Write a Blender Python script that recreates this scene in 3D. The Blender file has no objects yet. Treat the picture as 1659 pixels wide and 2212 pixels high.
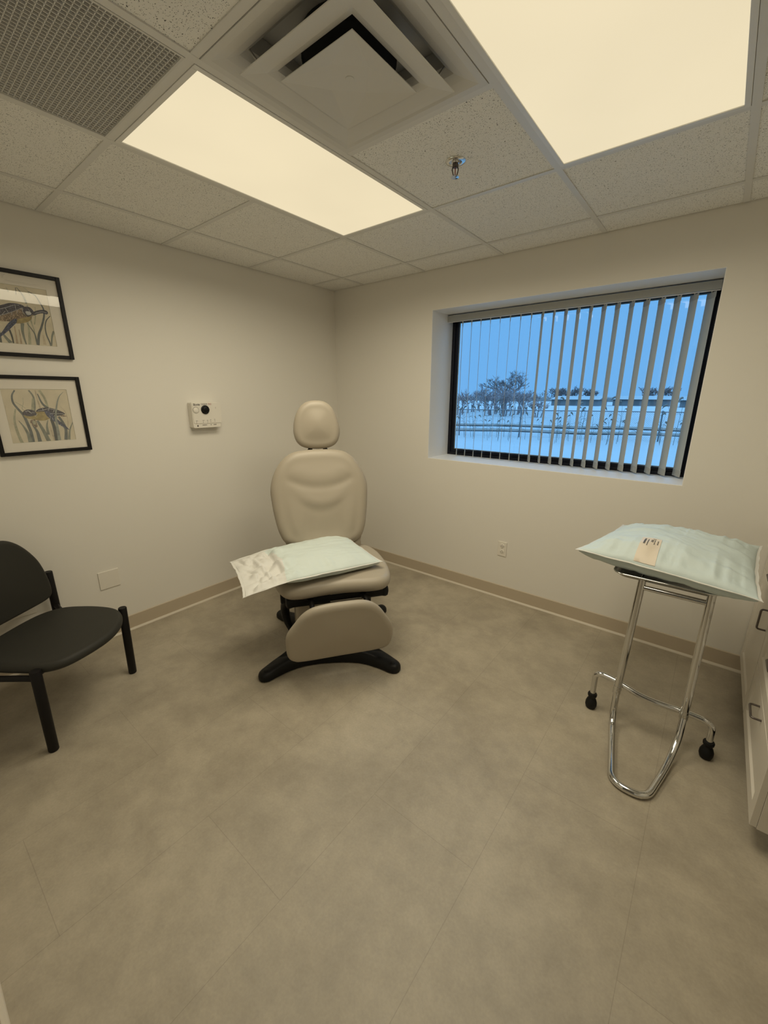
import bpy, bmesh, math, random
from mathutils import Vector, Matrix, noise
C = bpy.context.scene.collection
R = math.radians
V = Vector
random.seed(7)

# ------------------------------------------------------------------ camera
cd = bpy.data.cameras.new('camera')
cam = bpy.data.objects.new('camera', cd); C.objects.link(cam)
cam.location = (2.8747, -2.8639, 1.5236)
cam.rotation_euler = (1.29540, -0.00238, 0.67730)
cd.sensor_fit = 'VERTICAL'; cd.sensor_height = 24.0
cd.lens = 24.0 * 885.506 / 2212.0
cd.clip_start = 0.01; cd.clip_end = 600
bpy.context.scene.camera = cam

# ------------------------------------------------------------------ world, exposure
LAMP_L = 7.4                       # radiance of the ceiling lamps
LAMP_COL = (1.0, 0.90, 0.685)
LAMP_SPREAD = 167.0               # degrees, prismatic panels give less light towards the horizontal
SKY_LOW = (0.17, 0.47, 0.90); SKY_HIGH = (1.45, 3.05, 5.2); SKY_STRENGTH = 1.0
sc = bpy.context.scene
sc.view_settings.view_transform = 'Standard'; sc.view_settings.look = 'None'
sc.view_settings.exposure = 0.0; sc.view_settings.gamma = 1.0
sc.view_settings.use_curve_mapping = False
w = bpy.data.worlds.new('overcast_sky'); sc.world = w; w.use_nodes = True
nt = w.node_tree; nt.nodes.clear()
o_ = nt.nodes.new('ShaderNodeOutputWorld'); bg = nt.nodes.new('ShaderNodeBackground')
tc = nt.nodes.new('ShaderNodeTexCoord'); sx = nt.nodes.new('ShaderNodeSeparateXYZ')
mr = nt.nodes.new('ShaderNodeMapRange'); mr.inputs[1].default_value = 0.19; mr.inputs[2].default_value = 0.8
mx = nt.nodes.new('ShaderNodeMix'); mx.data_type = 'RGBA'
mx.inputs[6].default_value = (*SKY_LOW, 1); mx.inputs[7].default_value = (*SKY_HIGH, 1)
nt.links.new(tc.outputs['Generated'], sx.inputs[0]); nt.links.new(sx.outputs[2], mr.inputs[0])
nt.links.new(mr.outputs[0], mx.inputs[0]); nt.links.new(mx.outputs[2], bg.inputs[0])
bg.inputs[1].default_value = SKY_STRENGTH; nt.links.new(bg.outputs[0], o_.inputs[0])

# ------------------------------------------------------------------ materials
def mat(name, col, rough=.5, metal=0, bump=None, var=None, spec=None, coat=0, sheen=0):
    """bump=(scale,strength[,distance]) noise bump; var=(scale,amount) noise colour variation"""
    m = bpy.data.materials.new(name); m.use_nodes = True
    n = m.node_tree; b = n.nodes['Principled BSDF']
    b.inputs['Base Color'].default_value = (*col, 1); b.inputs['Roughness'].default_value = rough
    b.inputs['Metallic'].default_value = metal
    if spec is not None: b.inputs['Specular IOR Level'].default_value = spec
    if coat: b.inputs['Coat Weight'].default_value = coat
    if sheen: b.inputs['Sheen Weight'].default_value = sheen
    t = n.nodes.new('ShaderNodeTexCoord')
    if var:
        nz = n.nodes.new('ShaderNodeTexNoise'); nz.inputs['Scale'].default_value = var[0]; nz.inputs['Detail'].default_value = 5
        n.links.new(t.outputs['Object'], nz.inputs['Vector'])
        cr = n.nodes.new('ShaderNodeValToRGB'); a = var[1]
        cr.color_ramp.elements[0].position = .3; cr.color_ramp.elements[1].position = .7
        cr.color_ramp.elements[0].color = (*[c * (1 - a) for c in col], 1)
        cr.color_ramp.elements[1].color = (*[min(1, c * (1 + a)) for c in col], 1)
        n.links.new(nz.outputs[0], cr.inputs[0]); n.links.new(cr.outputs[0], b.inputs['Base Color'])
    if bump:
        nb = n.nodes.new('ShaderNodeTexNoise'); nb.inputs['Scale'].default_value = bump[0]; nb.inputs['Detail'].default_value = 4
        n.links.new(t.outputs['Object'], nb.inputs['Vector'])
        bp = n.nodes.new('ShaderNodeBump'); bp.inputs['Strength'].default_value = bump[1]
        bp.inputs['Distance'].default_value = bump[2] if len(bump) > 2 else .002
        n.links.new(nb.outputs[0], bp.inputs['Height']); n.links.new(bp.outputs[0], b.inputs['Normal'])
    return m

def mat_emit(name, col, s=1.0):
    m = bpy.data.materials.new(name); m.use_nodes = True; n = m.node_tree; b = n.nodes['Principled BSDF']
    b.inputs['Base Color'].default_value = (.02, .02, .02, 1); b.inputs['Roughness'].default_value = .6
    nz = n.nodes.new('ShaderNodeTexNoise'); nz.inputs['Scale'].default_value = 1.6
    t = n.nodes.new('ShaderNodeTexCoord'); n.links.new(t.outputs['Object'], nz.inputs['Vector'])
    cr = n.nodes.new('ShaderNodeValToRGB'); cr.color_ramp.elements[0].position = .3; cr.color_ramp.elements[1].position = .75
    cr.color_ramp.elements[0].color = (*[c * .93 for c in col], 1); cr.color_ramp.elements[1].color = (*col, 1)
    n.links.new(nz.outputs[0], cr.inputs[0]); n.links.new(cr.outputs[0], b.inputs['Emission Color'])
    b.inputs['Emission Strength'].default_value = s
    return m

def mat_glass(name, tint=(1, 1, 1), ior=1.45, even=None):
    m = bpy.data.materials.new(name); m.use_nodes = True; n = m.node_tree; n.nodes.clear()
    o = n.nodes.new('ShaderNodeOutputMaterial'); tr = n.nodes.new('ShaderNodeBsdfTransparent'); tr.inputs[0].default_value = (*tint, 1)
    g = n.nodes.new('ShaderNodeBsdfGlossy'); g.inputs['Roughness'].default_value = 0.0
    f = n.nodes.new('ShaderNodeFresnel'); f.inputs['IOR'].default_value = ior
    mxs = n.nodes.new('ShaderNodeMixShader')
    mxs.inputs[0].default_value = even or 0
    if not even: n.links.new(f.outputs[0], mxs.inputs[0])
    n.links.new(tr.outputs[0], mxs.inputs[1]); n.links.new(g.outputs[0], mxs.inputs[2])
    n.links.new(mxs.outputs[0], o.inputs[0])
    return m

M = {}
M['wall'] = mat('painted_wall', (.80, .77, .705), .55, bump=(260, .12, .001))
M['reveal'] = mat('painted_reveal', (.90, .90, .90), .5)
M['cove'] = mat('vinyl_cove_base', (.52, .44, .33), .5)
M['cove_toe'] = mat('vinyl_base_toe', (.62, .56, .46), .45)
M['white_enamel'] = mat('white_enamel', (.78, .77, .74), .35)
M['vent'] = mat('grey_white_enamel', (.66, .65, .62), .38)
M['tee'] = mat('ceiling_grid_enamel', (.72, .71, .68), .4)
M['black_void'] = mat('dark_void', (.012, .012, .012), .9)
M['panel'] = mat_emit('lit_diffuser', (.87, .745, .495), 1.0)
M['vinyl'] = mat('beige_vinyl', (.39, .342, .268), .45, bump=(420, .12, .0006))
M['black_plastic'] = mat('black_plastic', (.006, .006, .006), .5, bump=(600, .1, .0005), spec=.25)
M['black_metal'] = mat('black_metal', (.006, .005, .005), .5, spec=.25)
M['chair_vinyl'] = mat('charcoal_vinyl', (.030, .029, .024), .6, bump=(300, .1, .0006), spec=.3)
M['chrome'] = mat('chrome', (.66, .66, .65), .10, metal=1)
M['steel'] = mat('brushed_steel', (.55, .54, .52), .28, metal=1)
M['rubber'] = mat('black_rubber', (.006, .006, .006), .6, spec=.3)
M['case'] = mat('pale_aqua_paper_case', (.61, .68, .645), .62, bump=(90, .35, .002))
M['case_grey'] = mat('aqua_grey_paper_case', (.58, .67, .665), .62, bump=(90, .35, .002))
M['case_white'] = mat('white_paper_case', (.67, .66, .62), .6, bump=(90, .3, .002))
M['label'] = mat('cream_label', (.68, .60, .49), .5)
M['ink'] = mat('dark_ink', (.10, .09, .08), .6)
M['ink_red'] = mat('red_ink', (.42, .14, .12), .6)
M['plastic_white'] = mat('white_plastic', (.80, .76, .68), .4)
M['plastic_grey'] = mat('light_grey_plastic', (.55, .55, .50), .45)
M['frame_black'] = mat('black_picture_frame', (.006, .005, .005), .45, spec=.25)
M['window_black'] = mat('black_aluminium', (.008, .009, .016), .45, spec=.25)
M['mat_board'] = mat('white_mat_board', (.86, .81, .75), .8)
M['print'] = mat('cream_print_paper', (.70, .63, .50), .85, var=(14, .10))
M['cabinet'] = mat('white_cabinet_foil', (.66, .62, .55), .38)
M['handle'] = mat('dark_nickel', (.16, .14, .13), .3, metal=.9)
M['blind'] = mat('grey_vane', (.70, .72, .69), .6)
_n = M['blind'].node_tree; _t = _n.nodes.new('ShaderNodeBsdfTranslucent'); _t.inputs[0].default_value = (.70, .72, .69, 1)
_m = _n.nodes.new('ShaderNodeMixShader'); _m.inputs[0].default_value = .30
_n.links.new(_n.nodes['Principled BSDF'].outputs[0], _m.inputs[1]); _n.links.new(_t.outputs[0], _m.inputs[2]); _n.links.new(_m.outputs[0], _n.nodes['Material Output'].inputs[0])
M['blind_edge'] = mat('blind_headrail_grey', (.44, .45, .43), .5)
M['snow'] = mat('snow', (0.185, 0.216, 0.223), .8, bump=(.7, .5, .15), var=(.15, .05))
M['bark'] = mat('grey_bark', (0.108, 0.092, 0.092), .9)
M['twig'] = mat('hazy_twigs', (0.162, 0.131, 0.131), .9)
M['reed'] = mat('dry_reed', (0.100, 0.092, 0.077), .9)
M['galv'] = mat('galvanised_wire', (0.092, 0.100, 0.108), .5)
M['barn'] = mat('pale_siding', (0.123, 0.139, 0.146), .8)
M['roof_snow'] = mat('snowy_roof', (0.146, 0.177, 0.185), .8)
M['far_wood'] = mat('far_woodland', (0.100, 0.108, 0.108), .95, var=(.3, .15))
M['glass'] = mat_glass('window_glass', (.97, .99, 1))
M['pic_glass'] = mat_glass('picture_glass', (.99, .99, .98), even=.080)

def ceiling_tile_mat():
    m = mat('fissured_ceiling_tile', (.88, .87, .83), .9); n = m.node_tree; b = n.nodes['Principled BSDF']
    t = n.nodes.new('ShaderNodeTexCoord')
    nz = n.nodes.new('ShaderNodeTexNoise'); nz.inputs['Scale'].default_value = 60; nz.inputs['Detail'].default_value = 2
    vm = n.nodes.new('ShaderNodeVectorMath'); vm.operation = 'MULTIPLY_ADD'; vm.inputs[1].default_value = (.02, .02, .02)
    n.links.new(t.outputs['Object'], nz.inputs['Vector']); n.links.new(nz.outputs['Color'], vm.inputs[0]); n.links.new(t.outputs['Object'], vm.inputs[2])
    vo = n.nodes.new('ShaderNodeTexVoronoi'); vo.inputs['Scale'].default_value = 210; n.links.new(vm.outputs[0], vo.inputs['Vector'])
    r1 = n.nodes.new('ShaderNodeMapRange'); r1.inputs[1].default_value = .16; r1.inputs[2].default_value = .24; n.links.new(vo.outputs['Distance'], r1.inputs[0])
    big = n.nodes.new('ShaderNodeTexVoronoi'); big.inputs['Scale'].default_value = 105; n.links.new(vm.outputs[0], big.inputs['Vector'])
    r2 = n.nodes.new('ShaderNodeMapRange'); r2.inputs[1].default_value = .13; r2.inputs[2].default_value = .17; n.links.new(big.outputs['Distance'], r2.inputs[0])
    mul = n.nodes.new('ShaderNodeMath'); mul.operation = 'MINIMUM'; mul.name = 'pits'; n.links.new(r1.outputs[0], mul.inputs[0]); n.links.new(r2.outputs[0], mul.inputs[1])
    mm = n.nodes.new('ShaderNodeMix'); mm.data_type = 'RGBA'; mm.inputs[6].default_value = (.10, .095, .085, 1); mm.inputs[7].default_value = (.88, .87, .83, 1)
    n.links.new(mul.outputs[0], mm.inputs[0]); n.links.new(mm.outputs[2], b.inputs['Base Color'])
    bp = n.nodes.new('ShaderNodeBump'); bp.inputs['Strength'].default_value = .6; bp.inputs['Distance'].default_value = .002
    n.links.new(mul.outputs[0], bp.inputs['Height']); n.links.new(bp.outputs[0], b.inputs['Normal'])
    return m
M['tile'] = ceiling_tile_mat()

def floor_mat():
    m = mat('stone_look_vinyl_floor', (.4, .34, .25), .5); n = m.node_tree; b = n.nodes['Principled BSDF']
    t = n.nodes.new('ShaderNodeTexCoord'); mp = n.nodes.new('ShaderNodeMapping')
    n.links.new(t.outputs['Object'], mp.inputs[0]); mp.inputs['Rotation'].default_value = (0, 0, R(90)); mp.inputs['Location'].default_value = (.4, -2.055 + .43 * 6, 0)
    br = n.nodes.new('ShaderNodeTexBrick'); br.offset = .5; br.inputs['Scale'].default_value = 1
    br.inputs['Brick Width'].default_value = .92; br.inputs['Row Height'].default_value = .43; br.inputs['Mortar Size'].default_value = .0012
    br.inputs['Mortar Smooth'].default_value = .3
    br.inputs['Color1'].default_value = (.97, .97, .97, 1); br.inputs['Color2'].default_value = (1, 1, 1, 1); br.inputs['Mortar'].default_value = (.80, .80, .80, 1)
    n.links.new(mp.outputs[0], br.inputs[0])
    n1 = n.nodes.new('ShaderNodeTexNoise'); n1.inputs['Scale'].default_value = 2.2; n1.inputs['Detail'].default_value = 8; n1.inputs['Roughness'].default_value = .62; n1.inputs['Distortion'].default_value = .4
    n2 = n.nodes.new('ShaderNodeTexNoise'); n2.inputs['Scale'].default_value = 9; n2.inputs['Detail'].default_value = 8; n2.inputs['Roughness'].default_value = .7
    n3 = n.nodes.new('ShaderNodeTexNoise'); n3.inputs['Scale'].default_value = 120; n3.inputs['Detail'].default_value = 3
    for q in (n1, n2, n3): n.links.new(t.outputs['Object'], q.inputs['Vector'])
    r1 = n.nodes.new('ShaderNodeValToRGB'); r1.color_ramp.elements[0].position = .36; r1.color_ramp.elements[1].position = .66
    r1.color_ramp.elements[0].color = (.35, .305, .232, 1); r1.color_ramp.elements[1].color = (.445, .392, .302, 1)
    n.links.new(n1.outputs[0], r1.inputs[0])
    r2 = n.nodes.new('ShaderNodeMapRange'); r2.inputs[1].default_value = .35; r2.inputs[2].default_value = .65; r2.inputs[3].default_value = .88; r2.inputs[4].default_value = 1.08
    n.links.new(n2.outputs[0], r2.inputs[0])
    r3 = n.nodes.new('ShaderNodeMapRange'); r3.inputs[1].default_value = .3; r3.inputs[2].default_value = .7; r3.inputs[3].default_value = .95; r3.inputs[4].default_value = 1.04
    n.links.new(n3.outputs[0], r3.inputs[0])
    m1 = n.nodes.new('ShaderNodeMath'); m1.operation = 'MULTIPLY'; n.links.new(r2.outputs[0], m1.inputs[0]); n.links.new(r3.outputs[0], m1.inputs[1])
    a = n.nodes.new('ShaderNodeVectorMath'); a.operation = 'MULTIPLY'; n.links.new(r1.outputs[0], a.inputs[0]); n.links.new(br.outputs['Color'], a.inputs[1])
    c = n.nodes.new('ShaderNodeVectorMath'); c.operation = 'SCALE'; n.links.new(a.outputs[0], c.inputs[0]); n.links.new(m1.outputs[0], c.inputs['Scale'])
    n.links.new(c.outputs[0], b.inputs['Base Color'])
    rr = n.nodes.new('ShaderNodeMapRange'); rr.inputs[3].default_value = .42; rr.inputs[4].default_value = .6; n.links.new(n2.outputs[0], rr.inputs[0]); n.links.new(rr.outputs[0], b.inputs['Roughness'])
    return m
M['floor'] = floor_mat()

# ------------------------------------------------------------------ mesh helpers (world coordinates; parts are shifted to their thing's base)
def BM(): return bmesh.new()
LOC = {}
def link(name, bm, m, parent=None, smooth=False, root=None, bevel=0):
    if root is None: root = V((0, 0, 0))
    if parent is not None: root = LOC[parent.name]
    me = bpy.data.meshes.new(name)
    bmesh.ops.recalc_face_normals(bm, faces=bm.faces)
    bmesh.ops.translate(bm, verts=bm.verts, vec=-root)
    bm.to_mesh(me); bm.free()
    for mm in (m if isinstance(m, (list, tuple)) else [m]): me.materials.append(mm)
    o = bpy.data.objects.new(name, me); C.objects.link(o)
    if smooth:
        me.polygons.foreach_set('use_smooth', [True] * len(me.polygons))
        if smooth == 'auto':
            try: me.set_sharp_from_angle(angle=R(38))
            except Exception: pass
    if bevel:
        md = o.modifiers.new('edge', 'BEVEL'); md.width = bevel; md.segments = 2; md.limit_method = 'ANGLE'; md.angle_limit = R(40)
    if parent is not None:
        o.parent = parent
    else: o.location = root
    LOC[o.name] = root
    return o
def tag(o, label=None, cat=None, group=None, kind=None):
    if label: o['label'] = label
    if cat: o['category'] = cat
    if group: o['group'] = group
    if kind: o['kind'] = kind
    return o
def thing(name, loc, label=None, cat=None, group=None, kind=None):
    o = bpy.data.objects.new(name, None); C.objects.link(o); o.location = loc; o.empty_display_size = .1
    LOC[o.name] = V(loc)
    return tag(o, label, cat, group, kind)
def struct(name, bm, m, parent=None, **k):
    o = link(name, bm, m, parent, **k)
    if parent is None: o['kind'] = 'structure'
    return o

def box(bm, x0, x1, y0, y1, z0, z1):
    v = [bm.verts.new((x, y, z)) for z in (z0, z1) for y in (y0, y1) for x in (x0, x1)]
    for f in ((0, 1, 3, 2), (4, 5, 7, 6), (0, 1, 5, 4), (2, 3, 7, 6), (0, 2, 6, 4), (1, 3, 7, 5)): bm.faces.new([v[i] for i in f])
    return v
def obox(bm, o, ax, ay, az, r):
    """box in an oriented frame: o origin, ax ay az unit axes, r=(a0,a1,b0,b1,c0,c1)"""
    v = [bm.verts.new(o + ax * a + ay * b + az * c) for c in r[4:6] for b in r[2:4] for a in r[0:2]]
    for f in ((0, 1, 3, 2), (4, 5, 7, 6), (0, 1, 5, 4), (2, 3, 7, 6), (0, 2, 6, 4), (1, 3, 7, 5)): bm.faces.new([v[i] for i in f])
def catmull(pts, n=6, closed=False):
    P = [V(p) for p in pts]; N = len(P); out = []
    segs = N if closed else N - 1
    for i in range(segs):
        p1 = P[i]; p2 = P[(i + 1) % N]
        p0 = P[(i - 1) % N] if (closed or i > 0) else p1 * 2 - p2
        p3 = P[(i + 2) % N] if (closed or i + 2 < N) else p2 * 2 - p1
        for k in range(n):
            t = k / n
            out.append(.5 * ((2 * p1) + (p2 - p0) * t + (2 * p0 - 5 * p1 + 4 * p2 - p3) * t * t + (3 * p1 - p0 - 3 * p2 + p3) * t ** 3))
    if not closed: out.append(P[-1])
    return out
def fillet(pts, r, n=6):
    """polyline with rounded corners"""
    P = [V(p) for p in pts]; out = [P[0]]
    for i in range(1, len(P) - 1):
        a, b, c = P[i - 1], P[i], P[i + 1]
        rr = r[i - 1] if isinstance(r, (list, tuple)) else r
        d1 = min(rr, (a - b).length * .49); d2 = min(rr, (c - b).length * .49)
        s = b + (a - b).normalized() * d1; e = b + (c - b).normalized() * d2
        for k in range(n + 1):
            t = k / n; out.append(s * (1 - t) ** 2 + b * 2 * t * (1 - t) + e * t * t)
    out.append(P[-1]); return out
def tube(bm, pts, r, seg=14, closed=False, caps=True, sx=1, sy=1):
    P = [V(p) for p in pts]; N = len(P); rings = []
    up = None
    for i, p in enumerate(P):
        a = P[(i - 1) % N] if (closed or i > 0) else P[i]; b = P[(i + 1) % N] if (closed or i < N - 1) else P[i]
        d = (b - a).normalized()
        if up is None:
            up = V((0, 0, 1)) if abs(d.z) < .9 else V((1, 0, 0))
        side = d.cross(up)
        if side.length < 1e-5: side = d.orthogonal()
        side.normalize(); up = side.cross(d).normalized()
        rr = r[i] if isinstance(r, (list, tuple)) else r
        rings.append([bm.verts.new(p + side * math.cos(2 * math.pi * k / seg) * rr * sx + up * math.sin(2 * math.pi * k / seg) * rr * sy) for k in range(seg)])
    M_ = N if closed else N - 1
    for i in range(M_):
        A, B = rings[i], rings[(i + 1) % N]
        for k in range(seg): bm.faces.new((A[k], A[(k + 1) % seg], B[(k + 1) % seg], B[k]))
    if caps and not closed:
        bm.faces.new(rings[0]); bm.faces.new(rings[-1])
def lathe(bm, o, ax, prof, seg=24):
    """prof: (radius, height along ax)"""
    ax = V(ax).normalized(); s = ax.orthogonal().normalized(); t = ax.cross(s); rings = []
    for r, h in prof:
        rings.append([bm.verts.new(V(o) + ax * h + (s * math.cos(2 * math.pi * k / seg) + t * math.sin(2 * math.pi * k / seg)) * max(r, 1e-5)) for k in range(seg)])
    for A, B in zip(rings, rings[1:]):
        for k in range(seg): bm.faces.new((A[k], A[(k + 1) % seg], B[(k + 1) % seg], B[k]))
    bm.faces.new(rings[0]); bm.faces.new(rings[-1])
def prism(bm, pts, T, c0, c1):
    """polygon pts (a,b) extruded from c0 to c1 through map T(a,b,c)"""
    A = [bm.verts.new(T(a, b, c0)) for a, b in pts]; B = [bm.verts.new(T(a, b, c1)) for a, b in pts]; n = len(pts)
    for i in range(n): bm.faces.new((A[i], A[(i + 1) % n], B[(i + 1) % n], B[i]))
    bm.faces.new(A); bm.faces.new(B)
def pad(bm, outline, t, r, T, bulge=.0, disp=None, back_bulge=0, n_in=12, dens=6, edge=8):
    """upholstered pad: outline (a,b) smoothed, thickness t, rounded edge of radius r"""
    o2 = [(p.x, p.y) for p in catmull([(a, b, 0) for a, b in outline], dens, True)]
    n = len(o2); area = sum(o2[i][0] * o2[(i + 1) % n][1] - o2[(i + 1) % n][0] * o2[i][1] for i in range(n))
    if area < 0: o2.reverse()
    cx = sum(p[0] for p in o2) / n; cy = sum(p[1] for p in o2) / n
    nor = []
    for i in range(n):
        dx = o2[(i + 1) % n][0] - o2[i - 1][0]; dy = o2[(i + 1) % n][1] - o2[i - 1][1]; l = math.hypot(dx, dy) or 1
        nor.append((dy / l, -dx / l))
    rings = []
    def ring(off, s, c, f=None):
        out = []
        for i in range(n):
            a = o2[i][0] - nor[i][0] * off; b = o2[i][1] - nor[i][1] * off
            a = cx + (a - cx) * s; b = cy + (b - cy) * s
            cc = c + (f(a, b) if f else 0)
            out.append(bm.verts.new(T(a, b, cc)))
        rings.append(out)
    for k in range(4): 
        s = (k + 1) / 4.0
        ring(r, s * .999, -t / 2 - back_bulge * (1 - s * s))
    for k in range(1, edge * 2 + 1):
        th = -math.pi / 2 + math.pi * k / (edge * 2)
        ring(r * (1 - math.cos(th)), 1, t / 2 * math.sin(th))
    for k in range(1, n_in):
        s = 1 - k / n_in
        ring(r, s, t / 2 + bulge * (1 - s ** 2) ** 1.6, (lambda a, b, q=min(1, (1 - s) * 4.5): disp(a, b) * q * q * (3 - 2 * q)) if disp else None)
    for A, B in zip(rings, rings[1:]):
        for i in range(n): bm.faces.new((A[i], A[(i + 1) % n], B[(i + 1) % n], B[i]))
    bm.faces.new(rings[0]); 
    ctr = bm.verts.new(T(cx, cy, t / 2 + bulge + (disp(cx, cy) if disp else 0)))
    L = rings[-1]
    for i in range(n): bm.faces.new((L[i], L[(i + 1) % n], ctr))
def text_bm(s, size, o, ax, ay, depth=.0003, align='LEFT', bold=False, sx=1.0):
    cu = bpy.data.curves.new('lettering', 'FONT'); cu.body = s; cu.size = size; cu.align_x = align
    if bold: cu.offset = size * .02
    ob = bpy.data.objects.new('lettering', cu); C.objects.link(ob)
    dg = bpy.context.evaluated_depsgraph_get(); me = bpy.data.meshes.new_from_object(ob.evaluated_get(dg))
    bm = bmesh.new(); bm.from_mesh(me); az = ax.cross(ay)
    r = bmesh.ops.extrude_face_region(bm, geom=bm.faces[:])
    for v in r['geom']:
        if isinstance(v, bmesh.types.BMVert): v.co.z += depth
    for v in bm.verts: v.co = o + ax * v.co.x * sx + ay * v.co.y + az * v.co.z
    bpy.data.objects.remove(ob); bpy.data.meshes.remove(me); bpy.data.curves.remove(cu)
    return bm
X, Y, Z = V((1, 0, 0)), V((0, 1, 0)), V((0, 0, 1))

# ================================================================== THE ROOM
H = 2.4166; T = .6096; A0 = .3518; B0 = .2579
RX = 3.80; BY = -2.97          # right wall, back wall
gx = [0] + [A0 + T * i for i in range(6)] + [RX]
gy = [0] + [-(B0 + T * i) for i in range(5)] + [BY]

bm = BM(); box(bm, 0, RX, BY - 1.6, 0, -.1, 0); struct('floor', bm, M['floor'])
bm = BM(); box(bm, -.15, 0, BY - .12, .36, 0, 2.9); struct('wall_left', bm, M['wall'])
WX0, WX1, WZ0, WZ1, WD = 1.037, 2.766, 1.032, 2.149, .36
bm = BM()
box(bm, 0, WX0, 0, WD, 0, 2.9); box(bm, WX1, RX + .15, 0, WD, 0, 2.9); box(bm, WX0, WX1, 0, WD, 0, WZ0); box(bm, WX0, WX1, 0, WD, WZ1, 2.9)
struct('wall_window', bm, M['wall'])
bm = BM(); e = .003
box(bm, WX0, WX0 + e, .002, .31, WZ0 + e, WZ1 - e); box(bm, WX1 - e, WX1, .002, .31, WZ0 + e, WZ1 - e)
box(bm, WX0, WX1, .002, .31, WZ0, WZ0 + e); box(bm, WX0, WX1, .002, .31, WZ1 - e, WZ1)
struct('trim_1', bm, M['reveal'])
bm = BM(); box(bm, RX, RX + .15, BY - .12, 0, 0, 2.9); struct('wall_right', bm, M['wall'])
DX0, DX1 = 2.40, 3.30
bm = BM(); box(bm, 0, DX0, BY - .12, BY, 0, 2.9); box(bm, DX1, RX, BY - .12, BY, 0, 2.9); box(bm, DX0, DX1, BY - .12, BY, 2.13, 2.9)
struct('wall_back', bm, M['wall'])
# corridor stub beyond the open doorway behind the viewer
bm = BM(); box(bm, 1.2, 1.3, BY - 1.6, BY - .12, 0, 2.45); box(bm, 3.8, 3.9, BY - 1.6, BY - .12, 0, 2.45); box(bm, 1.2, 3.9, BY - 1.7, BY - 1.6, 0, 2.45)
struct('wall_corridor', bm, M['wall'])
bm = BM(); box(bm, 1.2, 3.9, BY - 1.7, BY - .12, 2.45, 2.5); struct('ceiling_corridor', bm, M['wall'])
bm = BM(); box(bm, DX0 - .05, DX0, BY - .13, BY + .012, 0, 2.17); box(bm, DX1, DX1 + .05, BY - .13, BY + .012, 0, 2.17); box(bm, DX0, DX1, BY - .13, BY + .012, 2.12, 2.17)
struct('trim_2', bm, M['white_enamel'])
bm = BM(); box(bm, -.15, RX + .15, BY - .12, WD, 2.9, 3.0); struct('ceiling_sky_block', bm, M['black_void'])  # unseen slab added to keep sky light from leaking in above the tiles

def base_profile(bm, p0, p1, n):
    """cove base from p0 to p1 (xy) on a wall whose room-side normal is n"""
    prof = [(0, 0), (.006, 0), (.006, .098), (.003, .102), (0, .102)]
    a = V((p0[0], p0[1], 0)); b = V((p1[0], p1[1], 0)); n = V((n[0], n[1], 0))
    A = [bm.verts.new(a + n * q + Z * z) for q, z in prof]; B = [bm.verts.new(b + n * q + Z * z) for q, z in prof]
    for i in range(5): bm.faces.new((A[i], A[(i + 1) % 5], B[(i + 1) % 5], B[i]))
    bm.faces.new(A); bm.faces.new(B)
def toe_profile(bm, p0, p1, n):
    prof = [(.006, 0), (.020, 0), (.018, .004), (.012, .009), (.006, .011)]
    a = V((p0[0], p0[1], 0)); b = V((p1[0], p1[1], 0)); n = V((n[0], n[1], 0))
    A = [bm.verts.new(a + n * q + Z * z) for q, z in prof]; B = [bm.verts.new(b + n * q + Z * z) for q, z in prof]
    for i in range(5): bm.faces.new((A[i], A[(i + 1) % 5], B[(i + 1) % 5], B[i]))
    bm.faces.new(A); bm.faces.new(B)
for nm, p0, p1, n in (('left', (0, BY + .007), (0, 0), (1, 0)), ('window', (.007, 0), (3.255, 0), (0, -1)), ('back', (.03, BY), (1.95, BY), (0, 1))):
    bm = BM(); base_profile(bm, p0, p1, n); b_ = struct('baseboard_' + nm, bm, M['cove'])
    bm = BM(); toe_profile(bm, p0, p1, n); link('base_toe', bm, M['cove_toe'], b_)

# ---------------------------------------------------------------- suspended ceiling
open_cells = {(2, 2), (2, 3), (3, 3), (2, 4), (4, 2), (4, 3)}     # (column, row) taken by light, diffuser, grille, light
bm = BM()
for i in range(len(gx) - 1):
    for j in range(len(gy) - 1):
        if (i, j) in open_cells: continue
        x0, x1, y1, y0 = gx[i], gx[i + 1], gy[j], gy[j + 1]
        box(bm, x0 + .006, x1 - .006, y0 + .006, y1 - .006, H + .003, H + .018)
struct('ceiling', bm, M['tile'])
bm = BM(); tw = .0125
for x in gx[1:-1]: box(bm, x - tw, x + tw, BY + .001, -.014, H - .001, H + .0025); box(bm, x - .002, x + .002, BY, -.02, H + .0025, H + .035)
xs = gx
for y in gy[1:-1]:
    for i, (a, b) in enumerate(zip(xs, xs[1:])):
        if i in (2, 4) and abs(y - gy[3]) < .01: continue
        box(bm, a + (tw if a > 0 else .014), b - (tw if b < RX else 0), y - tw, y + tw, H - .0005, H + .0025)
        box(bm, a, b, y - .002, y + .002, H + .0025, H + .03)
struct('trim_3', bm, M['tee'])
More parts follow.
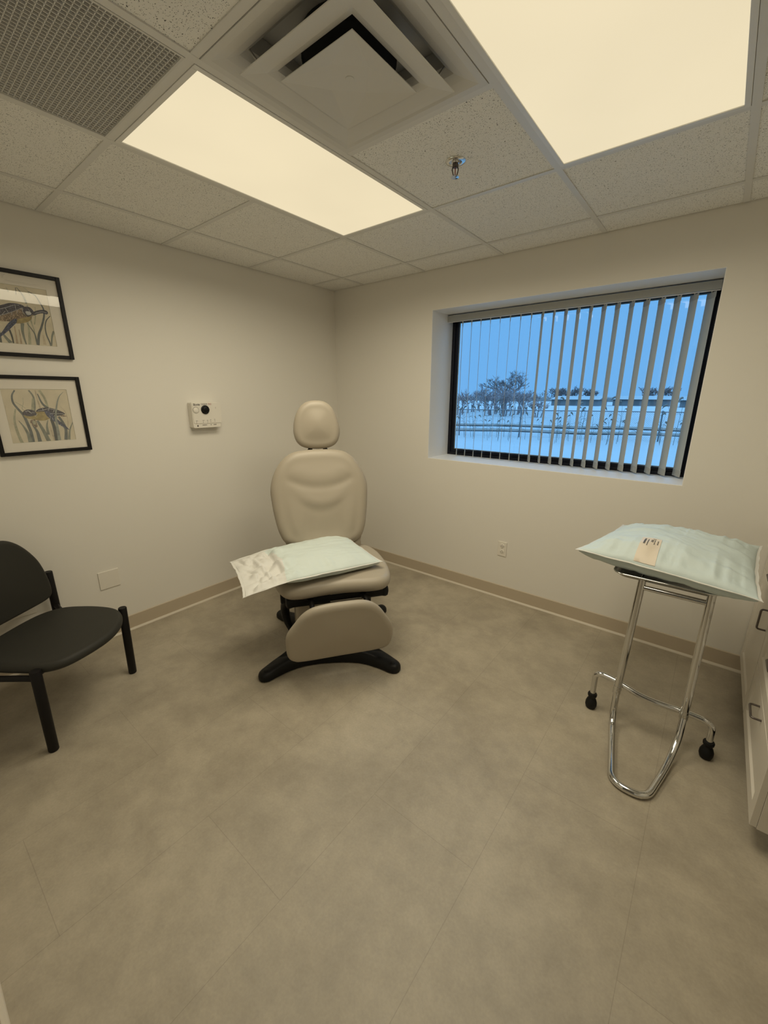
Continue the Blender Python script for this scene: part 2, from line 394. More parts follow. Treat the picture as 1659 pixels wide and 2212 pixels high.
# thin dark slots where each runner stops short of the wall
# ---------------------------------------------------------------- lights
def ceiling_light(x0, x1, y0, y1, label, level=1.0):
    t = thing('ceiling_light', ((x0 + x1) / 2, (y0 + y1) / 2, H), label, 'ceiling light', 'lit flat panels in the ceiling')
    bm = BM(); g = .0135; f = .030
    ax, bx, ay, by_ = x0 + g, x1 - g, y0 + g, y1 - g
    for q in ((ax, ax + f - g, ay, by_), (bx - f + g, bx, ay, by_), (ax + f - g, bx - f + g, ay, ay + f - g), (ax + f - g, bx - f + g, by_ - f + g, by_)):
        box(bm, *q, H - .003, H + .006)
    link('frame', bm, M['white_enamel'], t, bevel=.001)
    bm = BM(); box(bm, x0 + f, x1 - f, y0 + f, y1 - f, H + .0005, H + .004); link('diffuser', bm, M['panel'], t)
    bm = BM(); box(bm, x0 + .016, x1 - .016, y0 + .016, y1 - .016, H + .007, H + .09); link('housing', bm, M['white_enamel'], t)
    ld = bpy.data.lights.new('panel_lamp', 'AREA'); ld.shape = 'RECTANGLE'; ld.size = x1 - x0 - 2 * f; ld.size_y = y1 - y0 - 2 * f
    ld.color = LAMP_COL; ld.energy = LAMP_L * level * math.pi * ld.size * ld.size_y; ld.spread = R(LAMP_SPREAD)
    lo = bpy.data.objects.new('panel_lamp', ld); C.objects.link(lo); lo.parent = t; lo.location = (0, 0, -.006)
ceiling_light(gx[2], gx[3], gy[4], gy[2], 'smaller-looking lit ceiling panel between the grille and the window, left of the air diffuser', 1.08)
ceiling_light(gx[4], gx[5], gy[4], gy[2], 'big lit ceiling panel at the top right, cut off by the top of the photo', 0.84)

# ---------------------------------------------------------------- air diffuser
cx, cy = (gx[3] + gx[4]) / 2, (gy[3] + gy[4]) / 2
t = thing('air_diffuser', (cx, cy, H), 'square three-cone white air diffuser in the ceiling between the two lit panels', 'air vent')
def sq_rings(bm, L):
    """square rings (half width, z) joined in order"""
    rr = [[bm.verts.new((cx + a * h, cy + b * h, z)) for a, b in ((-1, -1), (1, -1), (1, 1), (-1, 1))] for h, z in L]
    for A, B in zip(rr, rr[1:]):
        for k in range(4): bm.faces.new((A[k], A[(k + 1) % 4], B[(k + 1) % 4], B[k]))
    return rr
bm = BM(); sq_rings(bm, [(.2905, H + .004), (.2905, H - .003), (.270, H - .003), (.262, H - .001), (.240, H + .005), (.215, H + .015), (.195, H + .030), (.186, H + .07), (.190, H + .07), (.199, H + .033), (.217, H + .019), (.268, H + .004), (.2905, H + .004)])
link('outer_cone', bm, M['vent'], t)
bm = BM(); sq_rings(bm, [(.2175, H - .028), (.2175, H - .0265), (.205, H - .0245), (.165, H - .0175), (.145, H - .010), (.135, H + .004), (.131, H + .028), (.128, H + .028), (.131, H + .002), (.143, H - .013), (.164, H - .0205), (.204, H - .0275), (.2165, H - .029), (.2175, H - .028)])
link('middle_cone', bm, M['vent'], t)
bm = BM(); Pk = [(-1, -1), (1, -1), (1, 1), (-1, 1)]; Qk = [(0, -1), (1, 0), (0, 1), (-1, 0)]
def plate_v(z0, z1): return [bm.verts.new((cx + a * .1375, cy + b * .1375, z0)) for a, b in Pk], [bm.verts.new((cx + a * .072, cy + b * .072, z1)) for a, b in Qk]
(P0, Q0), (P1, Q1) = plate_v(H - .0365, H - .018), plate_v(H - .0345, H - .016)
for P_, Q_ in ((P0, Q0), (P1, Q1)):
    for k in range(4): bm.faces.new((P_[k], P_[(k + 1) % 4], Q_[k])); bm.faces.new((P_[(k + 1) % 4], Q_[(k + 1) % 4], Q_[k]))
    bm.faces.new(Q_)
for k in range(4): bm.faces.new((P0[k], P0[(k + 1) % 4], P1[(k + 1) % 4], P1[k]))
link('centre_plate', bm, M['vent'], t)
bm = BM(); lathe(bm, (cx, cy, H - .0175), (0, 0, -1), [(.013, 0), (.013, .001), (.012, .0018)], 24); link('cap', bm, M['vent'], t, smooth='auto')
bm = BM(); rr = sq_rings(bm, [(.188, H + .066), (.188, H + .072)]); bm.faces.new(rr[1]); link('plenum_box', bm, M['vent'], t)
bm = BM(); lathe(bm, (cx, cy, H + .065), (0, 0, -1), [(.135, 0), (.135, .045), (.132, .045), (.132, .043)], 40); link('duct_shade_disc', bm, M['black_void'], t)  # solid black disc paints in the darkness of the duct opening
for sx_, sy_ in ((-1, 1), (1, -1), (-1, -1), (1, 1)):
    bm = BM(); tube(bm, [(cx + sx_ * .198, cy + sy_ * .198, H + .034), (cx + sx_ * .175, cy + sy_ * .175, H - .006)], .003, 8); link('bracket', bm, M['steel'], t)

# ---------------------------------------------------------------- egg-crate return grille
x0, x1, y0, y1 = gx[2], gx[3], gy[5], gy[4]
t = thing('return_air_grille', ((x0 + x1) / 2, (y0 + y1) / 2, H), 'grey egg-crate return air grille in the ceiling at the top left', 'air grille')
bm = BM()
for q in ((x0 + .0135, x0 + .02, y0 + .0135, y1 - .0135), (x1 - .02, x1 - .0135, y0 + .0135, y1 - .0135), (x0 + .02, x1 - .02, y0 + .0135, y0 + .02), (x0 + .02, x1 - .02, y1 - .02, y1 - .0135)): box(bm, *q, H - .002, H + .008)
link('frame', bm, M['vent'], t)
bm = BM(); n = 41; w_ = .0010
for k in range(n + 1):
    a = x0 + .02 + (x1 - x0 - .04) * k / n; box(bm, a - w_, a + w_, y0 + .02, y1 - .02, H + .001, H + .0125)
    b = y0 + .02 + (y1 - y0 - .04) * k / n; box(bm, x0 + .02, x1 - .02, b - w_, b + w_, H + .001, H + .0125)
link('egg_crate_core', bm, M['tee'], t)
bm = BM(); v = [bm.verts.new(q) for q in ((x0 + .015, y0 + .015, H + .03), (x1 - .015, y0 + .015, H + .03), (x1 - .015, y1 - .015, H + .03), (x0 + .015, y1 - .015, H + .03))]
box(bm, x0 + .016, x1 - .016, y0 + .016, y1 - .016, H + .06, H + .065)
bmesh.ops.delete(bm, geom=v, context='VERTS'); link('shade_backing', bm, M['black_void'], t)  # black sheet put in for the shade above the grille

# ---------------------------------------------------------------- sprinkler
sx0, sy0 = 1.879, -1.177
t = thing('fire_sprinkler', (sx0, sy0, H), 'chrome fire sprinkler head hanging from the ceiling tile in front of the window', 'sprinkler')
bm = BM(); lathe(bm, (sx0, sy0, H + .003), (0, 0, -1), [(.040, 0), (.040, .002), (.036, .005), (.026, .006), (.024, .003), (.016, .003), (.014, .009), (.010, .010)], 40); link('escutcheon', bm, M['chrome'], t, smooth='auto')
bm = BM(); lathe(bm, (sx0, sy0, H - .004), (0, 0, -1), [(.011, 0), (.012, .004), (.012, .014), (.008, .016)], 12); link('body', bm, M['handle'], t)
for s in (-1, 1):
    bm = BM(); d = V((.78, .62, 0)) * s
    tube(bm, [V((sx0, sy0, H - .016)) + d * .009, V((sx0, sy0, H - .026)) + d * .012, V((sx0, sy0, H - .042)) + d * .008, V((sx0, sy0, H - .050)) + d * .002], .0024, 8); link('yoke_arm', bm, M['handle'], t, smooth=True)
bm = BM(); tube(bm, [(sx0, sy0, H - .016), (sx0, sy0, H - .048)], .0018, 8); link('glass_bulb', bm, mat('red_bulb', (.25, .02, .02), .2), t)
bm = BM(); lathe(bm, (sx0, sy0, H - .050), (0, 0, -1), [(.006, 0), (.016, .001), (.016, .0022), (.004, .003)], 16); link('deflector', bm, M['chrome'], t)

# ================================================================== WINDOW AND BLIND
t = thing('window_1', ((WX0 + WX1) / 2, .33, WZ0), kind='structure')
def rect_frame(bm, x0, x1, z0, z1, f, y0, y1, fb=None):
    fb = fb or f
    box(bm, x0, x0 + f, y0, y1, z0, z1); box(bm, x1 - f, x1, y0, y1, z0, z1)
    box(bm, x0 + f, x1 - f, y0, y1, z0, z0 + fb); box(bm, x0 + f, x1 - f, y0, y1, z1 - f, z1)
bm = BM(); rect_frame(bm, WX0, WX1, WZ0, WZ1, .026, .312, .359); rect_frame(bm, WX0 + .026, WX1 - .026, WZ0 + .026, WZ1 - .026, .024, .325, .350)
link('window_frame', bm, M['window_black'], t, bevel=.002)
bm = BM(); box(bm, WX0 + .045, WX1 - .045, .336, .342, WZ0 + .045, WZ1 - .045); link('pane', bm, M['glass'], t)
bm = BM(); rect_frame(bm, WX0 + .05, WX1 - .05, WZ0 + .05, WZ1 - .05, .006, .343, .349); link('glazing_bead', bm, M['plastic_grey'], t)

bt = thing('vertical_blind', (1.9, .23, 2.09), 'grey vertical blind with narrow vanes turned open across the window', 'blind')
bm = BM(); box(bm, 1.040, 2.753, .222, .262, 2.092, 2.139); link('headrail', bm, M['blind_edge'], bt, bevel=.003)
bm = BM(); box(bm, 1.045, 2.750, .226, .230, 2.086, 2.090); link('carrier_track', bm, M['plastic_white'], bt)
nv = 21; vx = [1.166 + (2.712 - 1.166) * i / (nv - 1) for i in range(nv)]
for i, x in enumerate(vx):
    ang = R(26.5 - .55 * i) if i < 8 else R(27.5 + (1.2 if i % 3 else -1.5))
    d = V((-math.sin(ang), math.cos(ang), 0)); n_ = V((d.y, -d.x, 0)); c = V((x, .245, 0)); hw = .0445
    bm = BM(); cols = []
    for k in range(7):
        u = -1 + 2 * k / 6; bow = .0016 * (1 - u * u)
        cols.append([bm.verts.new(c + d * (u * hw) + n_ * (bow + s) + Z * z) for s in (-.0004, .0004) for z in (1.048, 2.080)])
    for A, B in zip(cols, cols[1:]):
        bm.faces.new((A[0], A[1], B[1], B[0])); bm.faces.new((A[2], A[3], B[3], B[2])); bm.faces.new((A[0], B[0], B[2], A[2])); bm.faces.new((A[1], B[1], B[3], A[3]))
    bm.faces.new((cols[0][0], cols[0][1], cols[0][3], cols[0][2])); bm.faces.new((cols[-1][0], cols[-1][1], cols[-1][3], cols[-1][2]))
    vane = link('vane', bm, M['blind'], bt, smooth='auto')
    for zz, hh, nm in ((1.047, .038, 'weight_pocket'), (2.052, .029, 'hanger_tab')):
        bm = BM(); obox(bm, c + Z * zz, d, n_, Z, (-hw * .98, hw * .98, -.0016, .0026, 0, hh))
        q = link(nm, bm, M['blind_edge'], None, root=LOC[bt.name]); q.parent = vane; q.location = (0, 0, 0)
    bm = BM(); tube(bm, [c + Z * 2.079, c + Z * 2.095], .004, 6); q = link('hanger_clip', bm, M['plastic_grey'], None, root=LOC[bt.name]); q.parent = vane; q.location = (0, 0, 0)

# ================================================================== WALL THINGS
# duplex outlet on the window wall
t = thing('wall_outlet', (1.738, 0, .401), 'white duplex power outlet low on the wall under the window', 'power outlet')
bm = BM(); box(bm, 1.7035, 1.7725, -.006, 0, .344, .458); link('cover_plate', bm, M['plastic_white'], t, bevel=.002)
for zc in (.428, .382):
    bm = BM(); lathe(bm, (1.738, -.0055, zc), (0, -1, 0), [(.0168, 0), (.0168, .0022), (.0155, .003)], 28)
    q = link('receptacle', bm, M['plastic_white'], t, smooth='auto')
    bm = BM()
    for dx in (-.0063, .0063): box(bm, 1.738 + dx - .0012, 1.738 + dx + .0012, -.0089, -.0084, zc - .002, zc + .0065) if zc < 0 else box(bm, 1.738 + dx - .0013, 1.738 + dx + .0013, -.0092, -.0080, zc - .0065, zc + .0015)
    lathe(bm, (1.738, -.0080, zc + .008), (0, -1, 0), [(.0024, 0), (.0024, .0012)], 12)
    q2 = link('slots', bm, M['ink'], None, root=LOC[t.name]); q2.parent = q; q2.location = (0, 0, 0)
bm = BM(); lathe(bm, (1.738, -.006, .405), (0, -1, 0), [(.0028, 0), (.0022, .001)], 12); link('screw', bm, M['steel'], t)
# blank plates on the left wall
def plate(y0, y1, z0, z1, label):
    t = thing('blank_wall_plate', (0, (y0 + y1) / 2, (z0 + z1) / 2), label, 'wall plate')
    bm = BM(); box(bm, 0, .006, y0, y1, z0, z1); link('cover_plate', bm, M['plastic_white'], t, bevel=.002)
    for q in (y0 + .033, y1 - .033):
        for zc in (z0 + .012, z1 - .012):
            bm = BM(); lathe(bm, (.006, q, zc), (1, 0, 0), [(.0026, 0), (.002, .0008)], 10); link('screw', bm, M['plastic_white'], t)
plate(-2.146, -2.032, .337, .453, 'blank white double wall plate on the left wall right of the waiting chair')
plate(-2.582, -2.468, .326, .442, 'blank white wall plate seen in the gap between the waiting chair seat and back')

# electrosurgical unit on its wall bracket
t = thing('electrosurgical_unit', (.03, -1.343, 1.30), 'small white wall-mounted surgical control box with a black dial on the left wall', 'medical device')
Td = lambda a, b, c: V((c, a, b))
def rrect(a0, a1, b0, b1, r, n=4):
    out = []
    for (ca, cb, s) in ((a1 - r, b1 - r, 0), (a0 + r, b1 - r, 90), (a0 + r, b0 + r, 180), (a1 - r, b0 + r, 270)):
        for k in range(n + 1): th = R(s + 90 * k / n); out.append((ca + r * math.cos(th), cb + r * math.sin(th)))
    return out
ya, yb, za, zb = -1.445, -1.243, 1.307, 1.480
bm = BM(); prism(bm, rrect(ya, yb, za, zb, .010), Td, 0, .056); link('case', bm, M['plastic_white'], t, bevel=.002)
bm = BM(); prism(bm, rrect(ya + .005, yb + .010, za + .030, zb - .003, .012), Td, .0555, .0595); link('front_panel', bm, M['plastic_white'], t, bevel=.0012)
bm = BM(); lathe(bm, (.059, ya + .027, 1.428), (1, 0, 0), [(.0205, 0), (.0205, .0018), (.0185, .002), (.0185, .0012), (.0165, .0012), (.0165, .004), (.013, .0055)], 36); link('power_button', bm, M['plastic_white'], t, smooth='auto')
bm = BM(); lathe(bm, (.059, ya + .027, 1.428), (1, 0, 0), [(.0222, 0), (.0222, .0009)], 36); link('button_ring', bm, M['ink'], t)
bm = BM(); lathe(bm, (.059, -1.352, 1.430), (1, 0, 0), [(.0300, 0), (.0300, .004), (.024, .007), (.021, .018), (.018, .020)], 40); kn = link('dial', bm, M['black_plastic'], t, smooth='auto')
bm = BM(); box(bm, .076, .084, -1.372, -1.332, 1.425, 1.435); q = link('dial_grip', bm, M['black_plastic'], None, root=LOC[t.name], bevel=.002); q.parent = kn; q.location = (0, 0, 0)
XF = .0597
for s, sz, a, b, mm, bold in (('Bovie', .0205, ya + .012, 1.458, 'ink', True), ('DERM', .0165, ya + .068, 1.4605, 'ink', False), ('942', .0170, ya + .118, 1.4615, 'ink_red', False)):
    link('lettering', text_bm(s, sz, V((XF, a, b)), Y, Z, bold=bold), M[mm], t)
for s, a, b in (('power', ya + .018, 1.355), ('bipolar', ya + .066, 1.357), ('cut', ya + .098, 1.357), ('mono', ya + .122, 1.359), ('foot', ya + .152, 1.361)):
    bm = BM(); k = 5 if len(s) > 4 else 3
    for i_ in range(k): box(bm, XF, XF + .0003, a + i_ * .0028, a + i_ * .0028 + .002, b, b + .0026)
    for i_ in range(3): box(bm, XF, XF + .0003, a + .003, a + .0055, b - .006 - i_ * .0048, b - .0032 - i_ * .0048)
    link('marking', bm, M['ink'], t)
bm = BM(); lathe(bm, (.0555, ya + .030, 1.322), (1, 0, 0), [(.0058, 0), (.0058, .0012), (.004, .0012)], 20); link('jack', bm, M['ink'], t)
for a, wd in ((ya + .064, .034), (ya + .124, .010), (ya + .146, .022)):
    bm = BM(); n_ = int(wd / .0036)
    for i_ in range(n_): box(bm, .0558, .0563, a + i_ * .0038, a + i_ * .0038 + .003, 1.3235, 1.3285)
    link('marking', bm, M['ink'], t)
for zc in (1.4455, 1.4385):
    bm = BM(); lathe(bm, (XF, ya + .172, zc), (1, 0, 0), [(.0017, 0), (.0017, .0004)], 10); link('indicator', bm, M['ink'], t)

# ---------------------------------------------------------------- the two framed turtle prints
ART_COL = [(0, 0, 0), (.075, .085, .09), (.14, .16, .17), (.24, .26, .23), (.42, .42, .32), (.46, .36, .26), (.55, .47, .36), (.045, .042, .065), (.20, .15, .11), (.40, .32, .15), (.055, .065, .12), (.55, .56, .58), (.30, .33, .31)]
ART_M = [mat('watercolour_%d' % i, c, .85, var=(60, .25)) for i, c in enumerate(ART_COL)]
for i_ in (7, 8, 10):     # mottled shell, belly and flipper paint
    b = ART_M[i_].node_tree.nodes
    for nn in b:
        if nn.type == 'TEX_NOISE': nn.inputs['Scale'].default_value = 230
        if nn.type == 'VALTORGB':
            c = ART_COL[i_]; nn.color_ramp.elements[1].color = (*[q * 3.2 + .02 for q in c], 1); nn.color_ramp.elements[0].position = .45
ART = [[["s",4,[[-22140,18987],[-22062,18519],[-22067,18035],[-22070,17790]],[46,53,61,68]],["s",5,[[-22828,18596],[-22847,18077],[-22865,17767]],[46,74,103]],["s",5,[[-22679,18449],[-22686,18093],[-22708,17757]],[34,63,91]],["s",4,[[-22245,18855],[-22295,18253],[-22364,17764]],[68,103,137]],["s",4,[[-21821,19623],[-21866,19261],[-21997,18767]],[23,46,68]],["s",4,[[-22132,19693],[-22096,19230],[-22102,18754]],[46,57,68]],["s",6,[[-21724,18314],[-21727,17821]],[46,137]],["s",4,[[-22127,20478],[-22010,20361],[-21930,20144]],[11,28,46]],["s",3,[[-22410,20427],[-22304,20264],[-22206,20052],[-22144,19738]],[32,52,71,91]],["s",2,[[-22450,20419],[-22481,20097]],[36,23]],["s",4,[[-22820,20375],[-22766,20161]],[23,57]],["s",2,[[-21978,20321],[-21721,20179],[-21574,19850],[-21481,19555],[-21530,19188],[-21721,18680],[-21895,18296],[-22021,17770]],[34,47,60,73,86,99,112,125]],["s",2,[[-21255,19273],[-21459,19027],[-21560,18699],[-21572,18330],[-21504,17990],[-21476,17781]],[41,47,54,60,67,73]],["s",3,[[-21222,18541],[-21353,18229],[-21451,17795]],[103,86,68]],["s",3,[[-22480,18779],[-22538,18465],[-22543,18108],[-22508,17751]],[160,125,91,57]],["s",2,[[-22296,18802],[-22146,18510],[-22065,18278],[-22044,17817]],[34,46,57,68]],["s",1,[[-23057,18406],[-23016,18107],[-23010,17777]],[91,75,59]],["s",3,[[-23345,18188],[-23235,17967],[-23099,17769]],[80,131,182]],["s",2,[[-23532,18580],[-23485,18242],[-23503,17755]],[137,125,114]],["p",8,[[-23301,19018],[-22607,19367],[-22302,19528],[-22179,19218],[-22035,19120],[-22149,18939],[-22332,18821],[-22686,18730],[-22966,18788],[-23234,18776],[-23559,18825],[-23528,18987]]],["p",9,[[-22651,18921],[-22329,19057],[-22081,19090],[-22172,18924],[-22330,18833],[-22684,18742]]],["p",7,[[-23523,19301],[-23331,19441],[-23089,19546],[-22842,19652],[-22607,19677],[-22359,19647],[-22239,19549],[-22410,19477],[-22609,19355],[-22952,19169],[-23303,19006],[-23598,18910]]],["p",10,[[-22682,18963],[-22874,18869],[-23086,18657],[-23319,18330],[-23465,18152],[-23534,17984],[-23359,18118],[-23129,18328],[-22912,18562],[-22717,18772]]],["p",7,[[-21974,19341],[-21767,19466],[-21526,19536],[-21362,19512],[-21316,19410],[-21394,19332],[-21557,19364],[-21756,19301],[-21959,19201]]],["s",11,[[-21876,19319],[-21544,19438],[-21382,19401]],[18,21,23]],["p",7,[[-22347,19498],[-22191,19591],[-22035,19568],[-21936,19441],[-21910,19303],[-22005,19171],[-22203,19085],[-22332,19150],[-22378,19331]]],["p",11,[[-22253,19360],[-22072,19363],[-22042,19249],[-22214,19190]]],["s",9,[[-22342,19313],[-22307,19177],[-22181,19100],[-21976,19223]],[18,24,30,36]],["s",11,[[-23032,19396],[-22948,19192]],[21,16]],["s",11,[[-22621,19607],[-22624,19360]],[21,16]],["s",11,[[-23362,19280],[-23030,19408],[-22642,19596],[-22465,19607]],[21,19,17,16]],["s",11,[[-23499,18946],[-22950,19180],[-22608,19363],[-22345,19510]],[21,19,17,16]],["s",11,[[-23217,19063],[-23059,19256]],[21,16]],["s",11,[[-22823,19244],[-22830,19105]],[21,16]],["s",11,[[-22567,19373],[-22593,19231]],[21,16]],["s",11,[[-22352,19474],[-22367,19286],[-22298,19225]],[21,18,16]],["s",11,[[-22131,19483],[-22070,19375]],[21,16]],["s",7,[[-23240,18397],[-23195,18332]],[27,21]],["s",7,[[-23155,18483],[-23110,18418]],[27,21]],["s",7,[[-23070,18569],[-23025,18505]],[27,21]],["s",7,[[-22985,18656],[-22939,18592]],[27,21]],["s",7,[[-22900,18743],[-22853,18679]],[27,21]],["s",7,[[-22814,18830],[-22767,18766]],[27,21]],["s",7,[[-22727,18918],[-22681,18854]],[27,21]]],[["s",6,[[-23912,14731],[-23947,14061],[-23750,13756]],[18,27,35]],["s",6,[[-23967,13708],[-24106,12970]],[29,88]],["s",4,[[-23147,15105],[-23172,14839],[-23268,14573],[-23195,14453]],[18,22,26,29]],["s",4,[[-23490,14901],[-23265,14722],[-23125,14571]],[24,24,24]],["s",6,[[-22569,15493],[-22557,15014],[-22509,14589]],[59,65,71]],["s",6,[[-21623,14634],[-21454,14378],[-21401,13897],[-21483,13416]],[15,24,32,41]],["s",6,[[-22279,13588],[-22217,13205],[-22180,12818]],[59,88,118]],["s",2,[[-23405,15483],[-23557,15221],[-23576,14873],[-23439,14547],[-23281,14245],[-23191,13819],[-23128,13357],[-23122,12783]],[65,79,93,108,122,136,151,165]],["s",3,[[-22837,15489],[-22702,15164],[-22722,14714],[-22801,14413]],[77,86,96,106]],["s",4,[[-22743,15074],[-22852,14474]],[59,147]],["s",4,[[-22396,15495],[-22240,15103],[-22180,14582]],[118,112,106]],["s",2,[[-22503,15314],[-22390,14831],[-22186,14551]],[47,97,147]],["s",4,[[-23544,14550],[-23682,13991],[-23676,13392],[-23588,12775]],[65,94,124,153]],["s",3,[[-23525,13955],[-23385,13677],[-23266,13274],[-23234,12777]],[24,80,137,194]],["s",2,[[-22989,13718],[-22859,13340],[-22832,12790]],[71,130,188]],["s",3,[[-22754,13922],[-22592,13418],[-22444,12807]],[118,165,212]],["s",3,[[-22296,13934],[-22389,13626],[-22408,13154]],[35,91,147]],["s",1,[[-22130,13990],[-22084,13515],[-22088,12810]],[153,162,171]],["s",2,[[-21782,14103],[-21644,13747],[-21576,13357],[-21667,12826]],[118,135,153,171]],["s",3,[[-21185,13791],[-21399,13346],[-21515,12831]],[41,85,130]],["p",9,[[-22715,14410],[-22366,14401],[-22166,14085],[-22233,13994],[-22504,13912],[-22796,13961],[-23003,14049],[-22797,14230]]],["p",7,[[-22725,14426],[-22539,14559],[-22229,14599],[-21980,14547],[-21735,14448],[-21473,14267],[-21566,14197],[-21787,14151],[-22043,14190],[-22368,14386],[-22670,14385]]],["p",8,[[-21676,14178],[-21518,14164],[-21406,14106],[-21637,14098]]],["p",8,[[-23045,13950],[-22841,13987],[-22796,13616],[-22916,13576],[-23001,13719],[-23058,13813]]],["p",4,[[-22980,13901],[-22852,13926],[-22848,13742],[-22937,13731]]],["p",7,[[-23297,14351],[-23166,14482],[-22991,14514],[-22808,14443],[-22725,14289],[-22838,14140],[-23010,14140],[-23219,14192],[-23297,14261]]],["p",9,[[-23260,14230],[-23008,14152],[-22776,14214],[-22926,14067],[-23079,14033],[-23233,14115]]],["p",10,[[-22360,14432],[-22162,14396],[-21973,14141],[-21829,13915],[-21604,13665],[-21424,13364],[-21679,13540],[-21958,13778],[-22179,14008],[-22305,14168]]],["s",11,[[-22636,14439],[-22405,14464],[-22163,14536],[-21840,14451]],[21,20,19,18]],["s",11,[[-22414,14556],[-22411,14433]],[21,18]],["s",11,[[-22129,14581],[-22182,14428]],[21,18]],["s",11,[[-21908,14515],[-21993,14330]],[21,18]],["s",11,[[-23177,14422],[-23008,14418],[-22933,14295]],[21,19,18]],["s",11,[[-23070,14479],[-22971,14357],[-22800,14352]],[21,19,18]],["s",11,[[-22133,14271],[-21794,14261],[-21529,14253]],[21,19,18]],["s",11,[[-22688,14288],[-22814,14139]],[21,18]],["s",11,[[-22175,14179],[-22150,14053]],[24,18]],["s",11,[[-22080,14057],[-22054,13937]],[24,18]],["s",11,[[-21984,13934],[-21956,13819]],[24,18]],["s",11,[[-21887,13809],[-21858,13700]],[24,18]],["s",11,[[-21789,13684],[-21759,13580]],[24,18]],["s",11,[[-21690,13557],[-21658,13459]],[24,18]],["s",12,[[-21355,15414],[-21584,15164],[-21771,14699],[-21919,14076],[-21951,13443],[-21964,12833]],[18,47,77,106,135,165]]]]
def picture(y0, y1, z0, z1, oy0, oy1, oz0, oz1, art, label):
    t = thing('framed_print', (0, (y0 + y1) / 2, z0), label, 'picture', 'black-framed turtle prints on the left wall')
    f = .0185
    bm = BM()
    for q in ((y0, y0 + f, z0, z1), (y1 - f, y1, z0, z1), (y0 + f, y1 - f, z0, z0 + f), (y0 + f, y1 - f, z1 - f, z1)): box(bm, .003, .024, *q)
    link('frame', bm, M['frame_black'], t, bevel=.0015)
    bm = BM(); box(bm, .0035, .008, y0 + f, y1 - f, z0 + f, z1 - f); link('backing', bm, M['mat_board'], t)
    bm = BM()
    for q in ((y0 + f, oy0, z0 + f, z1 - f), (oy1, y1 - f, z0 + f, z1 - f), (oy0, oy1, z0 + f, oz0), (oy0, oy1, oz1, z1 - f)): box(bm, .0115, .0135, *q)
    link('mat', bm, M['mat_board'], t)
    bm = BM(); box(bm, .009, .0112, oy0 - .004, oy1 + .004, oz0 - .004, oz1 + .004)
    pr = link('print', bm, M['print'], t)
    bm = BM(); rf = .0008
    for q in ((oy0, oy0 + rf, oz0, oz1), (oy1 - rf, oy1, oz0, oz1), (oy0, oy1, oz0, oz0 + rf), (oy0, oy1, oz1 - rf, oz1)): box(bm, .0113, .0120, *q)
    q = link('mat_bevel', bm, ART_M[4], None, root=LOC[t.name]); q.parent = pr; q.location = (0, 0, 0)
    bm = BM(); xx = .0114
    cl = lambda a, lo, hi: max(lo, min(hi, a))
    for k, el in enumerate(art):
        xx = .01135 + k * .000025
        if el[0] == 'p': pts = [(a / 1e4, b / 1e4) for a, b in el[2]]; pts = [(p.x, p.y) for p in catmull([(a, b, 0) for a, b in pts], 3, True)]; loops = [pts]
        else:
            c2 = catmull([(a / 1e4, b / 1e4, 0) for a, b in el[2]], 6); n = len(c2); ws = el[3]; m_ = len(ws) - 1; L_, R_ = [], []
            for i in range(n):
                d = c2[min(n - 1, i + 1)] - c2[max(0, i - 1)]; d.normalize(); u = i / (n - 1) * m_; a = min(int(u), m_ - 1)
                w_ = (ws[a] + (ws[a + 1] - ws[a]) * (u - a)) * 1e-4 * .46
                L_.append((c2[i].x - d.y * w_, c2[i].y + d.x * w_)); R_.append((c2[i].x + d.y * w_, c2[i].y - d.x * w_))
            loops = [[L_[i], L_[i + 1], R_[i + 1], R_[i]] for i in range(n - 1)]
        for lp in loops:
            vs = [bm.verts.new((xx, cl(a, oy0 + .001, oy1 - .001), cl(b, oz0 + .001, oz1 - .001))) for a, b in lp]
            fc = bm.faces.new(vs); fc.material_index = el[1]
    q = link('turtle_painting', bm, ART_M, None, root=LOC[t.name]); q.parent = pr; q.location = (0, 0, 0)
    bm = BM(); box(bm, .0165, .0180, y0 + f, y1 - f, z0 + f, z1 - f); link('picture_glass', bm, M['pic_glass'], t)
picture(-2.457, -2.055, 1.714, 2.121, -2.390, -2.121, 1.776, 2.052, ART[0], 'upper framed turtle print on the left wall, with the ceiling lights reflected in its glass')
picture(-2.457, -2.052, 1.217, 1.623, -2.396, -2.119, 1.281, 1.555, ART[1], 'lower framed turtle print on the left wall, turtle swimming to the left among sea grass')

# ================================================================== EXAM CHAIR
OX, OY = 1.15, -1.26
a55 = R(55); U5 = V((math.cos(a55), math.sin(a55), 0)); F5 = V((math.sin(a55), -math.cos(a55), 0)); O5 = V((OX, OY, 0))
def S5(u, f, z): return O5 + U5 * u + F5 * f + Z * z
ec = thing('examination_chair', (1.171, -1.276, 0), 'beige vinyl examination chair with a round headrest and black base in the room corner', 'exam chair')
# base: four-footed black spider, yaw 45 degrees
a45 = R(45); U4 = V((math.cos(a45), math.sin(a45), 0)); F4 = V((math.sin(a45), -math.cos(a45), 0)); O4 = V((1.171, -1.276, 0))
def S4(u, f, z): return O4 + U4 * u + F4 * f + Z * z
def spider():
    half = [(0, .215), (.10, .222), (.19, .245), (.28, .300), (.335, .345), (.375, .350), (.400, .318), (.392, .280), (.345, .225), (.270, .150), (.215, .060), (.205, -.05), (.230, -.16), (.300, -.245), (.370, -.315), (.395, -.355), (.372, -.392), (.330, -.385), (.250, -.320), (.150, -.255), (0, -.235)]
    full = half + [(-a, b) for a, b in reversed(half[1:-1])]
    return full
bm = BM(); out = [(p.x, p.y) for p in catmull([(a, b, 0) for a, b in spider()], 3, True)]
def hz(a, b):   # arms swell towards the hub
    d = math.hypot(a, b); return .085 - .040 * min(1, max(0, (d - .22) / .24))
nn_ = len(out); lay = []
